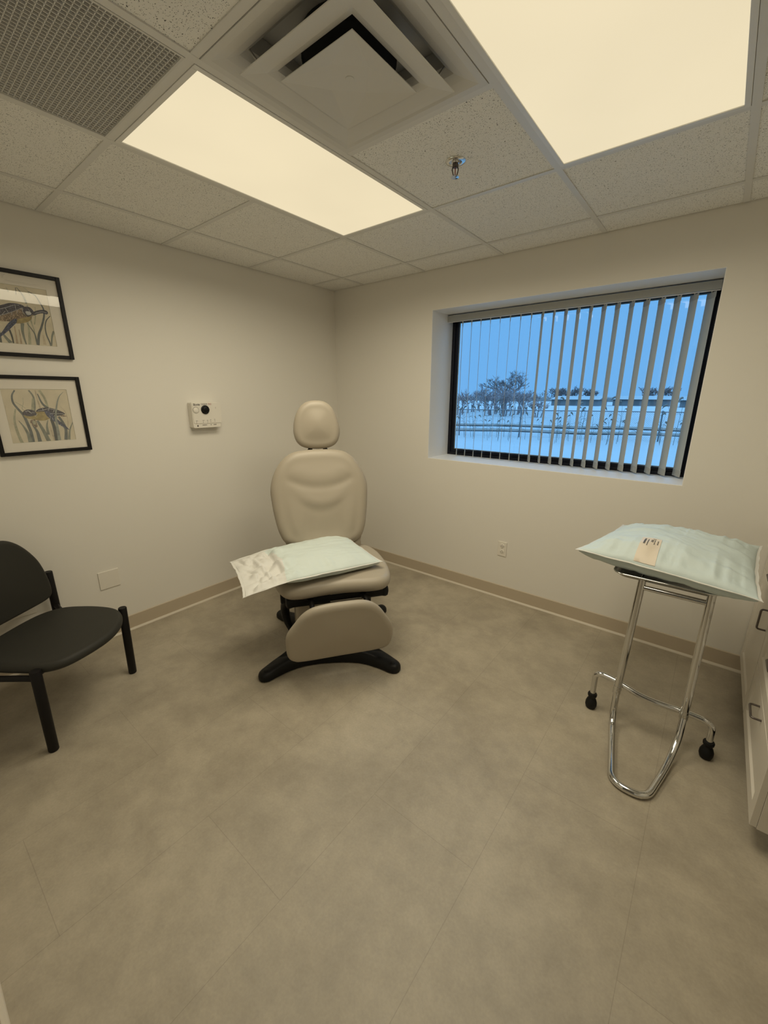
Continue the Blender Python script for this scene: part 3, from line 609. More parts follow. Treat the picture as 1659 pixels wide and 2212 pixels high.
for s, zf in ((1.0, 0.0), (1.0, .42), (.985, .68), (.955, .88), (.91, 1.0)):
    ring = []
    for i, (a, b) in enumerate(out):
        dx = out[(i + 1) % nn_][0] - out[i - 1][0]; dy = out[(i + 1) % nn_][1] - out[i - 1][1]; l = math.hypot(dx, dy)
        off = (1 - s) * .26; sg = 1
        na, nb = dy / l, -dx / l
        ring.append((a, b, na, nb, off, zf))
    lay.append(ring)
area = sum(out[i][0] * out[(i + 1) % nn_][1] - out[(i + 1) % nn_][0] * out[i][1] for i in range(nn_)); sgn = 1 if area > 0 else -1
rings = []
for ring in lay:
    rings.append([bm.verts.new(S4(a - sgn * na * off, b - sgn * nb * off, .006 + zf * hz(a, b))) for a, b, na, nb, off, zf in ring])
for A, B in zip(rings, rings[1:]):
    for i in range(nn_): bm.faces.new((A[i], A[(i + 1) % nn_], B[(i + 1) % nn_], B[i]))
from mathutils.geometry import tessellate_polygon
tess = tessellate_polygon([[V((a, b, 0)) for a, b in out]])
for tri in tess:
    for rg in (rings[0], rings[-1]): bm.faces.new([rg[k] for k in tri])
base = link('base', bm, M['black_plastic'], ec, smooth='auto')
for u, f in ((.355, .312), (-.355, .312), (.352, -.350), (-.352, -.350)):
    bm = BM(); lathe(bm, S4(u, f, 0), Z, [(.030, 0), (.032, .004), (.030, .008)], 20); q = link('levelling_foot', bm, M['rubber'], None, root=LOC[ec.name]); q.parent = base; q.location = (0, 0, 0)
    bm = BM(); lathe(bm, S4(u, f, .050), Z, [(.016, 0), (.015, .004), (.008, .006)], 16); q = link('screw_cap', bm, M['black_plastic'], None, root=LOC[ec.name], smooth='auto'); q.parent = base; q.location = (0, 0, 0)
# column / lift
bm = BM(); prism(bm, rrect(-.15, .15, -.16, .12, .04), lambda a, b, c: S5(a, b, c), .08, .26); link('lift_column', bm, M['black_plastic'], ec, bevel=.006)
bm = BM(); prism(bm, rrect(-.215, .205, -.13, .09, .03), lambda a, b, c: S5(a, b, c), .12, .385); link('column_cover', bm, M['vinyl'], ec, bevel=.006)
for s in (-1, 1):      # crescent arms that swing up from the base beside the column
    bm = BM(); uu = .245 if s > 0 else -.262
    pts = catmull([S5(uu, .03, .395), S5(uu - .012 * -s * -1, -.02, .34), S5(uu + s * .010, -.075, .25), S5(uu + s * .004, -.06, .16), S5(uu - s * .03, .02, .085)], 5)
    rad = [.020 + .030 * math.sin(math.pi * i / (len(pts) - 1)) for i in range(len(pts))]
    tube(bm, pts, rad, 14, sx=.55, sy=1.0); link('lift_arm', bm, M['black_plastic'], ec, smooth=True)
# seat frame with cross beam
bm = BM(); obox(bm, O5 + V((0, 0, 0)), U5, F5, Z, (-.25, .27, -.24, .215, .395, .462)); link('seat_frame', bm, M['black_metal'], ec, bevel=.012)
bm = BM(); tube(bm, [S5(-.265, .20, .418), S5(.285, .20, .418)], .036, 18); cb = link('cross_beam', bm, M['black_plastic'], ec, smooth='auto')
for s, u in ((-1, -.255), (1, .300)):
    bm = BM(); lathe(bm, S5(u, .20, .418), U5 * s, [(.036, -.02), (.040, 0), (.036, .012), (.02, .02)], 22); q = link('end_cap', bm, M['black_plastic'], None, root=LOC[ec.name], smooth='auto'); q.parent = cb; q.location = (0, 0, 0)
for z0 in (.452, .405):
    bm = BM(); obox(bm, O5 + F5 * .225, U5, F5, Z, (-.03, .15, .004, .016, z0 - .004, z0 + .004)); link('slide_rail', bm, M['steel'], ec, bevel=.001)
bm = BM(); obox(bm, O5, U5, F5, Z, (-.30, -.255, .10, .16, .385, .455)); link('release_lever', bm, M['black_plastic'], ec, bevel=.008)
for u in (-.14, .16):      # hinge arms carrying the leg rest
    bm = BM(); tube(bm, fillet([S5(u, .18, .44), S5(u, .36, .43), S5(u, .395, .36), S5(u, .36, .22)], .06), .014, 10); link('leg_rest_arm', bm, M['black_metal'], ec, smooth='auto')
# seat cushion
seat_o = [(-.20, .300), (0, .286), (.22, .310), (.305, .272), (.345, .16), (.360, 0), (.350, -.16), (.300, -.27), (.16, -.30), (-.14, -.30), (-.27, -.27), (-.320, -.16), (-.330, 0), (-.325, .14), (-.285, .262)]
def seat_disp(a, b): return -.014 * math.exp(-((a - .015) ** 2 / .03 + (b + .02) ** 2 / .03)) + .008 * math.exp(-((b - .24) / .06) ** 2)
bm = BM(); pad(bm, seat_o, .085, .040, lambda a, b, c: S5(a, b, .500 + c), bulge=.010, disp=seat_disp); link('seat', bm, M['vinyl'], ec, smooth=True)
# backrest, reclined
lean = -.25; bn = (F5 * 1 + Z * .25).normalized()
def TB(u, z, c): return S5(u, -.2375 + lean * (z - .6), z) + bn * c
bk = [(.012, 1.186), (.10, 1.184), (.185, 1.168), (.25, 1.120), (.298, 1.045), (.326, .955), (.322, .86), (.310, .765), (.290, .67), (.250, .60), (.16, .565), (.012, .56), (-.14, .565), (-.232, .605), (-.270, .67), (-.292, .765), (-.304, .86), (-.306, .955), (-.276, 1.050), (-.222, 1.125), (-.155, 1.170), (-.07, 1.184)]
def back_disp(a, b):
    a = a - .012
    # two sagging creases (smile shaped) and a lumbar hollow between side bolsters
    y1 = .945 + 1.25 * a * a; y2 = .800 + 2.4 * a * a
    w1 = math.exp(-((a) / .25) ** 6); w2 = math.exp(-((a) / .14) ** 4)
    c = -.0055 * math.exp(-((b - y1) / .028) ** 2) * w1 + .0035 * math.exp(-((b - y1 - .07) / .05) ** 2) * w1
    c += .0075 * math.exp(-((b - y2 - .045) / .042) ** 2) * w2 - .004 * math.exp(-((b - y2) / .03) ** 2) * w2
    side = 1 / (1 + math.exp(-(abs(a) - .140) / .020)); low = 1 / (1 + math.exp((b - .84) / .035))
    c += .010 * side * low * math.exp(-((abs(a) - .17) / .07) ** 2) - .006 * (1 - side) * low
    return c
bm = BM(); pad(bm, bk, .080, .055, TB, bulge=.010, disp=back_disp, n_in=34, dens=7, back_bulge=.01); link('backrest', bm, M['vinyl'], ec, smooth=True)
# gathered skirt of vinyl at the foot of the backrest
bm = BM(); sk = []
for k in range(15):
    z = .655 - .17 * k / 14; wv = .004 * math.sin(k * 1.9)
    hw = .262 - .016 * math.sin(min(1, k / 8) * math.pi / 2)
    sk.append([bm.verts.new(TB(.016 + (hw + wv * .5) * math.cos(t_) , z, -.022 + (.026 + wv) * math.sin(t_))) for t_ in [2 * math.pi * q / 32 for q in range(32)]])
for A, B in zip(sk, sk[1:]):
    for i in range(32): bm.faces.new((A[i], A[(i + 1) % 32], B[(i + 1) % 32], B[i]))
bm.faces.new(sk[0]); bm.faces.new(sk[-1]); link('back_skirt', bm, M['vinyl'], ec, smooth='auto')
bm = BM(); obox(bm, TB(0.012, .82, -.05), U5, V((0, 0, 1)), bn, (-.17, .17, -.36, .26, -.012, .012)); link('back_shell', bm, M['black_plastic'], ec, bevel=.008)
# headrest and its two-armed bracket
hn = (F5 + Z * .10).normalized()
def TH(u, z, c): return S5(u, -.415 - .10 * (z - 1.2), z) + hn * c
hd = [(.020, 1.496), (.075, 1.488), (.120, 1.455), (.148, 1.400), (.166, 1.330), (.166, 1.275), (.145, 1.225), (.100, 1.196), (.020, 1.186), (-.065, 1.196), (-.112, 1.225), (-.133, 1.275), (-.134, 1.330), (-.118, 1.400), (-.085, 1.455), (-.038, 1.488)]
bm = BM(); pad(bm, hd, .066, .042, TH, bulge=.018, back_bulge=.012); link('headrest', bm, M['vinyl'], ec, smooth=True)
for u, u2 in ((-.026, -.044), (.062, .082)):
    bm = BM(); tube(bm, [TH(u, 1.25, -.03), TH(u, 1.196, -.020), TH(u2, 1.160, -.026), TH(u2, 1.12, -.03)], [.014, .014, .022, .022], 12, sx=1.0, sy=.6); link('headrest_bracket', bm, M['black_plastic'], ec, smooth='auto')
# leg rest
fn = (F5 - Z * .25).normalized()
def TF(u, z, c): return S5(u, .395 + .25 * (z - .3), z) + fn * c
ft = [(0, .501), (.10, .497), (.160, .477), (.205, .437), (.248, .372), (.285, .305), (.296, .245), (.288, .180), (.262, .148), (.20, .136), (0, .136), (-.20, .136), (-.258, .150), (-.286, .185), (-.292, .255), (-.286, .330), (-.240, .405), (-.200, .456), (-.150, .486), (-.08, .498)]
bm = BM(); pad(bm, ft, .055, .034, TF, bulge=.009); link('leg_rest', bm, M['vinyl'], ec, smooth=True)

# ================================================================== PILLOWS
def pillow(name, label, A, B, Cc, D, h_top, h_bot, prof_u, parent_mat, seedv, crum=.004, flat_to=0.0, fold=None, N=120, M2=80, sag=None, pinch=.02, crease=None):
    """quilted bag between corners A B C D (A->B left edge, B->C front); s runs A->D / B->C, t runs from back (A,D) to front (B,C)"""
    t0 = thing(name, sum((A, B, Cc, D), V()) / 4 - Z * h_bot, label, 'pillow')
    bm = BM(); sheets = []
    def P(s, t, side):
        base_ = (A * (1 - s) + D * s) * (1 - t) + (B * (1 - s) + Cc * s) * t
        sb, tb = math.sin(math.pi * s), math.sin(math.pi * t)
        base_ = base_ + ((A + D) / 2 - (B + Cc) / 2) * (2 * t - 1) * pinch * sb ** .6 + ((A + B) / 2 - (Cc + D) / 2) * (2 * s - 1) * pinch * tb ** .6
        ess = max(0.0, (s - flat_to) / (1 - flat_to))
        es = (1 - abs(2 * ess - 1) ** 2.6) ** .62 if ess > 0 else 0
        et = (1 - abs(2 * t - 1) ** 2.6) ** .62
        if ess <= 0: es = 0
        if flat_to > 0: es = es ** .8
        f = es * et
        q = V((s * 3.1 + seedv + .25 * math.sin(t * 5), t * 4.4 + .3 * math.sin(s * 6), side * 2.0))
        n1 = noise.noise(q * 1.3); n2 = noise.noise(q * 3.2); n3 = noise.noise(V((q.x * 7, q.y * 7, q.z)))
        edge = 1 - min(1, f * 1.25)
        # seam tucks: ridges running inward from the seams
        tk = (noise.ridged_multi_fractal(V((s * 9 + seedv, side, .3)), 1, 2, 2, 1, 2) - 1.1) * (1 - abs(2 * t - 1)) ** .4
        tk2 = (noise.ridged_multi_fractal(V((t * 7 + seedv, side, 5.3)), 1, 2, 2, 1, 2) - 1.1) * (1 - abs(2 * s - 1)) ** .4
        inner = min(1, 12 * min(s, 1 - s, t, 1 - t))
        d = h_top * f if side > 0 else -h_bot * min(1, f * 1.5) ** .55
        d += side * (n1 * crum * 1.3 + n2 * crum * .5 + n3 * crum * .25) * min(1, f * 3) * inner
        d += (tk * abs(2 * t - 1) ** 2 + tk2 * abs(2 * s - 1) ** 2) * crum * 4.2 * inner * (1 if side > 0 else .5)
        if flat_to > 0 and s < flat_to + .16:     # the empty end of the case: sharp folds
            k = min(1, max(0, (flat_to + .16 - s) / .16)) * inner
            r = abs(noise.noise(V((s * 6 + t * 2.2, t * 3.4 - s * 3, seedv)))) * 2 - .35
            r2 = abs(noise.noise(V((s * 13 - t * 5, t * 5 + s * 4, seedv + 3)))) * 2 - .3
            d += (side * .5 + .5) * (r * .030 + r2 * .012) * k + (1 - side) * .5 * (r * .010 - .004) * k
            if side > 0:
                d += .004 * k
                for (sa, ta, sb_, tb_, amp, wd) in ((.13, .0, .20, 1.0, .013, .020), (.215, .05, .30, .75, .010, .016), (.02, .30, .12, .62, -.010, .018), (.12, .62, .10, .98, -.009, .014), (.05, .0, .09, .30, .008, .012)):
                    vx_, vy_ = sb_ - sa, (tb_ - ta) * .6; L2 = vx_ * vx_ + vy_ * vy_; px_, py_ = s - sa, (t - ta) * .6
                    kk = max(0, min(1, (px_ * vx_ + py_ * vy_) / L2)); dist = math.hypot(px_ - vx_ * kk, py_ - vy_ * kk)
                    d += amp * max(0, 1 - dist / wd) * inner
        if crease and side > 0: d += .0035 * max(0, 1 - abs(s - crease - .06 * (t - .4)) / .010) * max(0, 1 - t * 1.4)
        if sag: base_ = base_ + sag(s, t)
        # scalloped outline
        wob = (noise.noise(V((s * 8, t * 8, seedv))) * .006)
        return base_ + Z * d + (U5 * wob) * (1 - inner)
    for side in (1, -1):
        g = [[None] * (M2 + 1) for _ in range(N + 1)]
        for i in range(N + 1):
            for j in range(M2 + 1):
                if side < 0 and (i in (0, N) or j in (0, M2)): g[i][j] = sheets[0][i][j]
                else: g[i][j] = bm.verts.new(P(i / N, j / M2, side))
        sheets.append(g)
        for i in range(N):
            for j in range(M2): bm.faces.new((g[i][j], g[i + 1][j], g[i + 1][j + 1], g[i][j + 1]))
    if flat_to > 0:
        bm.verts.ensure_lookup_table(); bm.faces.ensure_lookup_table(); nf = N * M2
        for k, f in enumerate(bm.faces):
            i, j = divmod(k % nf, M2); s_ = i / N + .05 * noise.noise(V((j / M2 * 3, 2.2, 1))) + .03 * abs(2 * j / M2 - 1)
            if s_ < flat_to + .02: f.material_index = 1
    link('pillow_case', bm, parent_mat, t0, smooth=True)
    # seam flange: thin welted band around the edge
    bm = BM(); ring = [P(i / N, 0, 1) for i in range(N)] + [P(1, j / M2, 1) for j in range(M2)] + [P(1 - i / N, 1, 1) for i in range(N)] + [P(0, 1 - j / M2, 1) for j in range(M2)]
    c = sum(ring, V()) / len(ring); n = len(ring); rr = []
    for i, p in enumerate(ring):
        d = (p - c); d.z = 0; d.normalize(); w_ = .010 + .003 * noise.noise(p * 30)
        zz = noise.noise(p * 12) * .003
        rr.append([bm.verts.new(p - d * .004 + Z * .0016), bm.verts.new(p + d * w_ + Z * (.001 + zz)), bm.verts.new(p + d * w_ + Z * (-.0008 + zz)), bm.verts.new(p - d * .004 - Z * .0016)])
    for i in range(n):
        a, b = rr[i], rr[(i + 1) % n]
        for k in range(4): bm.faces.new((a[k], b[k], b[(k + 1) % 4], a[(k + 1) % 4]))
    link('seam_flange', bm, M['case_white'], t0, smooth='auto')
    return t0, P
sagf = lambda s, t: Z * (-.030 * max(0, .30 - s) / .30)
pl1, P1 = pillow('pillow', 'flat white-cased pillow lying across the seat of the examination chair', S5(-.558, -.040, .624), S5(-.470, .412, .612), S5(.290, .172, .584), S5(.150, -.330, .612), .046, .045, None, [M['case'], M['case_white']], 3.7, crum=.0060, flat_to=.27, sag=sagf)
pl2, P2 = pillow('pillow', 'plump pale aqua pillow with a paper label, lying on the chrome stand by the cabinet', V((2.560, -.400, .855)), V((2.452, -.900, .838)), V((3.100, -.962, .812)), V((3.118, -.385, .860)), .082, .056, None, M['case_grey'], 11.2, crum=.0080, pinch=.030, crease=.55)
# printed label near the front seam of the plump pillow
bm = BM(); n1, n2 = 8, 12
def PL(a, b, off): # a,b in 0..1 across / along the label
    s = .335 + .125 * a + .030 * (b - .5); t = .70 + .292 * b
    return P2(s, t, 1) + Z * off
g = [[(bm.verts.new(PL(i / n1, j / n2, .0012)), bm.verts.new(PL(i / n1, j / n2, .0022))) for j in range(n2 + 1)] for i in range(n1 + 1)]
for i in range(n1):
    for j in range(n2):
        bm.faces.new([g[i][j][1], g[i + 1][j][1], g[i + 1][j + 1][1], g[i][j + 1][1]])
for i in range(n1):
    for j in (0, n2): bm.faces.new([g[i][j][0], g[i + 1][j][0], g[i + 1][j][1], g[i][j][1]])
for j in range(n2):
    for i in (0, n1): bm.faces.new([g[i][j][0], g[i][j + 1][0], g[i][j + 1][1], g[i][j][1]])
lb = link('paper_label', bm, M['label'], pl2, smooth='auto')
bm = BM()
random.seed(5)
for a0, w_, b0, b1 in ((.16, .10, .08, .46), (.34, .05, .10, .50), (.50, .12, .12, .26), (.66, .05, .12, .34), (.82, .06, .13, .30), (.56, .17, .05, .075)):
    b = b0
    while b < b1:
        db = min(.022 + random.random() * .02, b1 - b) 
        if db < .008: break
        q = [bm.verts.new(PL(a0 + x_ * w_, b + y_ * db, .0028)) for x_, y_ in ((0, 0), (1, 0), (1, 1), (0, 1))]; bm.faces.new(q)
        b += db + .012
q = link('lettering', bm, M['ink'], None, root=LOC[pl2.name]); q.parent = lb; q.location = (0, 0, 0)

# ================================================================== CHROME STAND
ms = thing('instrument_stand', (2.84, -.95, 0), 'chrome tubular instrument stand on black feet holding the plump pillow', 'stand')
bm = BM(); Tt = lambda a, b, c: V((a, b, c))
def rr_pts(x0, x1, y0, y1, r): return rrect(x0, x1, y0, y1, r, 6)
levels = [(0.0, .772), (.004, .774), (.009, .768), (.018, .755), (.026, .752)]
o0 = rr_pts(2.612, 3.000, -.905, -.430, .045); rings = []
for off, z in levels:
    sc_x = 1 - off * 2 / .388; sc_y = 1 - off * 2 / .475
    rings.append([bm.verts.new((2.806 + (a - 2.806) * sc_x, -.6675 + (b + .6675) * sc_y, z)) for a, b in o0])
for off, z in [(.026, .7505), (.017, .7535), (.006, .766), (0.0, .7705)]:
    sc_x = 1 - off * 2 / .388; sc_y = 1 - off * 2 / .475
    rings.append([bm.verts.new((2.806 + (a - 2.806) * sc_x, -.6675 + (b + .6675) * sc_y, z)) for a, b in o0])
n = len(o0)
for A, B in zip(rings, rings[1:]):
    if A is rings[4]: continue
    for i in range(n): bm.faces.new((A[i], A[(i + 1) % n], B[(i + 1) % n], B[i]))
for i in range(n): bm.faces.new((rings[-1][i], rings[-1][(i + 1) % n], rings[0][(i + 1) % n], rings[0][i]))
bm.faces.new(rings[4]); bm.faces.new(rings[5]); link('tray', bm, M['steel'], ms, smooth='auto')
bm = BM(); tube(bm, catmull([(a, b, .771) for a, b in rr_pts(2.612, 3.0, -.905, -.43, .045)], 1, True), .0035, 8, closed=True); link('tray_rim', bm, M['chrome'], ms, smooth=True)
xl, xr, yu = 2.711, 2.966, -.880
bm = BM(); tube(bm, [(2.727, yu, .764), (2.709, yu, .190)], .0155, 18); link('upright', bm, M['chrome'], ms, smooth='auto')
bm = BM(); tube(bm, [(2.966, yu, .764), (2.970, yu, .190)], .0155, 18); link('upright', bm, M['chrome'], ms, smooth='auto')
bm = BM(); tube(bm, [(2.725, yu, .722), (2.966, yu, .722)], .0115, 14); link('cross_brace', bm, M['chrome'], ms, smooth='auto')
bm = BM()
for s in (2.722, 2.968): tube(bm, fillet([(s, yu, .745), (s, yu + .02, .745), (s, -.47, .745)], .01), .0085, 10)
link('tray_support', bm, M['chrome'], ms, smooth='auto')
for x in (2.709, 2.970):
    bm = BM(); tube(bm, [(x, yu, .205), (x, yu, .165)], .0168, 18); tube(bm, [(x, yu, .188), (x, yu, .183)], .0176, 18); cl_ = link('collar', bm, M['chrome'], ms, smooth='auto')
    bm = BM(); lathe(bm, (x, yu - .0150, .176), (0, -1, 0), [(.004, 0), (.004, .003), (.002, .004)], 10); q = link('set_screw', bm, M['steel'], None, root=LOC[ms.name]); q.parent = cl_; q.location = (0, 0, 0)
bm = BM()
tube(bm, fillet([(2.709, yu, .18), (2.712, yu - .02, .035), (2.735, -1.02, .0145), (2.778, -1.262, .0145), (2.900, -1.262, .0145), (2.945, -1.05, .0145), (2.968, yu - .04, .075), (2.970, yu, .18)], [.10, .12, .055, .055, .10, .12], 10), .0140, 18)
link('floor_loop', bm, M['chrome'], ms, smooth='auto')
bm = BM(); yc = -.852
tube(bm, fillet([(2.606, yc + .008, .075), (2.606, yc + .006, .212), (2.69, yc, .208), (2.82, yc - .022, .184), (2.985, yc, .180), (3.072, yc - .005, .178), (3.074, yc - .002, .075)], [.038, .03, .06, .03, .038, .03], 8), .0130, 16)
link('caster_crossbar', bm, M['chrome'], ms, smooth='auto')
for x, y in ((2.606, yc + .008), (3.074, yc - .002)):
    bm = BM(); lathe(bm, (x, y, 0), Z, [(.016, 0), (.022, .004), (.0265, .018), (.026, .034), (.021, .050), (.0165, .058), (.0160, .063), (.0205, .070), (.0215, .080), (.0185, .086), (.013, .086)], 24); link('rubber_foot', bm, M['rubber'], ms, smooth='auto')

# ================================================================== WAITING CHAIR
fr = V((.499, -2.197, 0)); fl = V((.806, -2.638, 0)); WW = (fr - fl).normalized(); NN = V((WW.y, -WW.x, 0)); CM = (fr + fl) / 2
def SC(w_, n_, z): return CM + WW * w_ + NN * n_ + Z * z
wc = thing('waiting_chair', tuple(SC(0, -.17, 0)), 'black metal-framed waiting chair with charcoal vinyl seat and back, left edge of the photo', 'chair')
for w_, n_, zt, s in ((.268, .010, .412, 1), (-.268, .010, .412, -1), (.354, -.461, .570, 1), (-.305, -.461, .570, -1)):
    bm = BM(); b0 = SC(w_, n_ - (.010 if n_ > 0 else 0), .0); tp = SC(w_, n_, zt)
    lathe(bm, b0, tp - b0, [(.0175, 0), (.020, .004), (.0205, .2), (.0205, (tp - b0).length - .003), (.0185, (tp - b0).length)], 22)
    link('leg', bm, M['black_metal'], wc, smooth='auto')
bm = BM()
for s in (-1, 1):
    tube(bm, fillet([SC(s * .268, .010, .372), SC(s * .268, -.03, .372), SC(s * .285, -.36, .362), SC(.354 if s > 0 else -.305, -.461, .362)], .03), .013, 12)
tube(bm, [SC(-.268, -.02, .368), SC(.268, -.02, .368)], .012, 12); tube(bm, [SC(-.29, -.34, .362), SC(.29, -.34, .362)], .012, 12)
link('seat_frame', bm, M['black_metal'], wc, smooth='auto')
so = [(0, .135), (.10, .118), (.185, .070), (.240, .005), (.262, -.08), (.262, -.19), (.235, -.30), (.15, -.365), (0, -.380), (-.15, -.365), (-.235, -.30), (-.262, -.19), (-.262, -.08), (-.250, .02), (-.205, .085), (-.11, .120)]
bm = BM(); pad(bm, so, .046, .022, lambda a, b, c: SC(a, b, .402 + c - .10 * max(0, b - .05) ** 1.5 * 1.2), bulge=.012, disp=lambda a, b: -.006 * math.exp(-(a * a + (b + .13) ** 2) / .02)); link('seat', bm, M['chair_vinyl'], wc, smooth=True)
bo = [(0, .852), (.10, .846), (.155, .828), (.205, .775), (.248, .690), (.268, .600), (.274, .520), (.264, .474), (.225, .454), (.12, .447), (0, .446)]
bo = bo + [(-a, b) for a, b in reversed(bo[1:-1])]
bm = BM(); pad(bm, bo, .040, .019, lambda a, b, c: SC(a * 1.10, -.461 + .048 + c - .06 * (b - .55) - .030 * (1 - (a / .3) ** 2), b - .010), bulge=.008, back_bulge=.004); link('backrest', bm, M['chair_vinyl'], wc, smooth=True)
bm = BM()
for s in (-1, 1): tube(bm, [SC(.354 if s > 0 else -.305, -.461, .53), SC(s * .25, -.440, .53)], .009, 10)
link('back_bracket', bm, M['black_metal'], wc, smooth='auto')

# ================================================================== CABINETS ON THE RIGHT
FX = 3.190
def shaker(bm, y0, y1, z0, z1, fx=FX, th=.019, rail=.055, rec=.007):
    """shaker door / drawer front facing -x, bevelled into a recessed panel"""
    L = [(0, .0), (0, -.0)]
    def ring(i, x): return [bm.verts.new((x, a, b)) for a, b in ((y0 + i, z0 + i), (y1 - i, z0 + i), (y1 - i, z1 - i), (y0 + i, z1 - i))]
    rs = [ring(0, fx + th), ring(0, fx + .0012), ring(.0012, fx), ring(rail, fx), ring(rail + .008, fx + rec)]
    for A, B in zip(rs, rs[1:]):
        for k in range(4): bm.faces.new((A[k], A[(k + 1) % 4], B[(k + 1) % 4], B[k]))
    bm.faces.new(rs[0]); bm.faces.new(rs[-1])
def pull(parent, root, p0, p1):
    bm = BM(); d = V((-.031, 0, 0)); p0 = V(p0); p1 = V(p1)
    tube(bm, fillet([p0 + V((-.0003, 0, 0)), p0 + d, p1 + d, p1 + V((-.0003, 0, 0))], .011, 6), .0042, 12)
    q = link('handle', bm, M['handle'], None, root=root, smooth='auto'); q.parent = parent; q.location = (0, 0, 0)
def cabinet(y0, y1, label, fronts):
    t = thing('base_cabinet', (3.5, (y0 + y1) / 2, 0), label, 'cabinet', 'white base cabinets along the right wall')
    bm = BM(); box(bm, FX + .020, RX - .002, y0 + .001, y1 - .001, .095, .845); link('body', bm, M['cabinet'], t, bevel=.001)
    bm = BM(); box(bm, FX + .075, RX - .002, y0 + .001, y1 - .001, 0, .095); link('toe_kick', bm, M['black_metal'], t)
    for nm, a, b, c, d, h in fronts:
        bm = BM(); shaker(bm, a, b, c, d); f = link(nm, bm, M['cabinet'], t)
        pull(f, LOC[t.name], *h)
cabinet(-.562, -.003, 'far white cabinet with a recessed-panel door, against the window wall', [('door', -.5585, -.006, .100, .643, ((FX, -.535, .52), (FX, -.535, .616))), ('drawer', -.5585, -.006, .648, .842, ((FX, -.52, .745), (FX, -.424, .745)))])
cabinet(-1.236, -.566, 'near white cabinet with a stack of drawers, its end nearest the viewer', [('drawer', -1.234, -.5695, .100, .373, ((FX, -.968, .342), (FX, -.872, .342))), ('drawer', -1.234, -.5695, .378, .643, ((FX, -1.04, .585), (FX, -.944, .585))), ('drawer', -1.234, -.5695, .648, .842, ((FX, -1.04, .80), (FX, -.944, .80)))])
bm = BM(); box(bm, FX - .012, RX - .002, -1.255, -.002, .847, .885); tag(link('worktop', bm, M['cabinet'], bevel=.004, root=V((3.5, -.63, .847))), 'pale worktop lying across both white base cabinets', 'worktop')

# ================================================================== OUTSIDE
GZ = -.30
bm = BM(); bmesh.ops.create_grid(bm, x_segments=60, y_segments=60, size=1); 
for v in bm.verts:
    x = v.co.x * 260; y = 150.5 + v.co.y * 150; z = GZ + .05 * noise.noise(V((x * .25, y * .25, 0))) * min(1, max(0, (y - 4) / 6))
    if y > 60: z += .0
    v.co = V((x, y, z))
struct('ground', bm, M['snow'], smooth=True)
FA, FB = V((-9.6, 14.3, GZ)), V((6.2, 19.8, GZ)); FD = (FB - FA).normalized(); FL = (FB - FA).length; FN = V((-FD.y, FD.x, 0))
cf = thing('chain_link_fence', tuple((FA + FB) / 2), 'chain link fence crossing the snow outside the window', 'fence')
bm = BM(); tube(bm, [FA + Z * 1.22, FB + Z * 1.22], .021, 8); link('top_rail', bm, M['galv'], cf)
n = 6
for i in range(n + 1):
    p = FA + FD * FL * (i / n); bm = BM(); tube(bm, [p + Z * -.1, p + Z * 1.27], .03, 8); link('post', bm, M['galv'], cf)
bm = BM(); sp = .075; Hf = 1.2; k = -int(Hf / sp) - 1
while k * sp < FL:
    for s in (1, -1):
        x0, z0, x1, z1 = (k * sp, 0, k * sp + Hf, Hf) if s > 0 else (k * sp, Hf, k * sp + Hf, 0)
        if x0 < 0: z0 += s * (-x0); x0 = 0
        if x1 > FL: z1 -= s * (x1 - FL); x1 = FL
        if x1 - x0 < .02: continue
        a = FA + FD * x0 + Z * (z0 + .02); b = FA + FD * x1 + Z * (z1 + .02); d = (b - a).normalized(); pn = d.cross(FN) * .0022
        vs = [bm.verts.new(q) for q in (a + pn, a - pn, a + FN * .003, b + pn, b - pn, b + FN * .003)]
        for f in ((0, 1, 4, 3), (1, 2, 5, 4), (2, 0, 3, 5)): bm.faces.new([vs[i] for i in f])
    k += 1
link('wire_mesh', bm, M['galv'], cf)

# dry reeds in front of the fence
random.seed(11)
protos = []
def reed_mesh(h, lean_, droop, sd):
    bm = BM(); pts = [V((0, 0, 0)), V((lean_ * .25, 0, h * .5)), V((lean_ * .7, 0, h * .85)), V((lean_ + droop * .5, 0, h))]
    c = catmull(pts, 3); tube(bm, c, [.008 - .005 * i / len(c) for i in range(len(c))], 5)
    hp = [V((lean_ + droop * .5, 0, h)), V((lean_ + droop * .9, 0, h + .03)), V((lean_ + droop * 1.5, 0, h - .02)), V((lean_ + droop * 1.9, 0, h - .10))]
    tube(bm, catmull(hp, 3), [.008, .018, .028, .034, .036, .034, .028, .02, .012, .006][:10], 6)
    for s, zz in ((1, .35), (-1, .5), (1, .65)):
        b0 = V((lean_ * .3, 0, h * zz)); tube(bm, [b0, b0 + V((s * .09, .02, .07)), b0 + V((s * .20, .03, .02))], [.007, .006, .002], 4)
    return bm
for i in range(6):
    h = 1.0 + .12 * i; o = link('reed', reed_mesh(h, random.uniform(-.15, .2), random.choice((-1, 1)) * random.uniform(.07, .14), i), M['reed']); protos.append(o)
def place_reed(o, p, rz, s):
    o.location = p; o.rotation_euler = (random.uniform(-.08, .08), random.uniform(-.12, .12), rz); o.scale = (s, s, s)
    tag(o, 'dry reed with a drooping seed head standing in front of the chain link fence', 'reed', 'dry reeds along the fence')
cnt = 0; RP = []
for i in range(260):
    u = random.random(); clump = .5 + .5 * noise.noise(V((u * 14, 3, 0)))
    if random.random() > .30 + clump * .7: continue
    p = FA + FD * (1.2 + (FL - 4) * u) - FN * random.uniform(.15, 2.2)
    if any((p - q_).length < .30 for q_ in RP): continue
    RP.append(p)
    if cnt < 6: o = protos[cnt]
    else: o = protos[cnt % 6].copy(); C.objects.link(o)
    place_reed(o, (p.x, p.y, GZ), random.choice((0, math.pi)) + random.uniform(-.7, .7) + .3, random.uniform(.65, 1.12)); cnt += 1

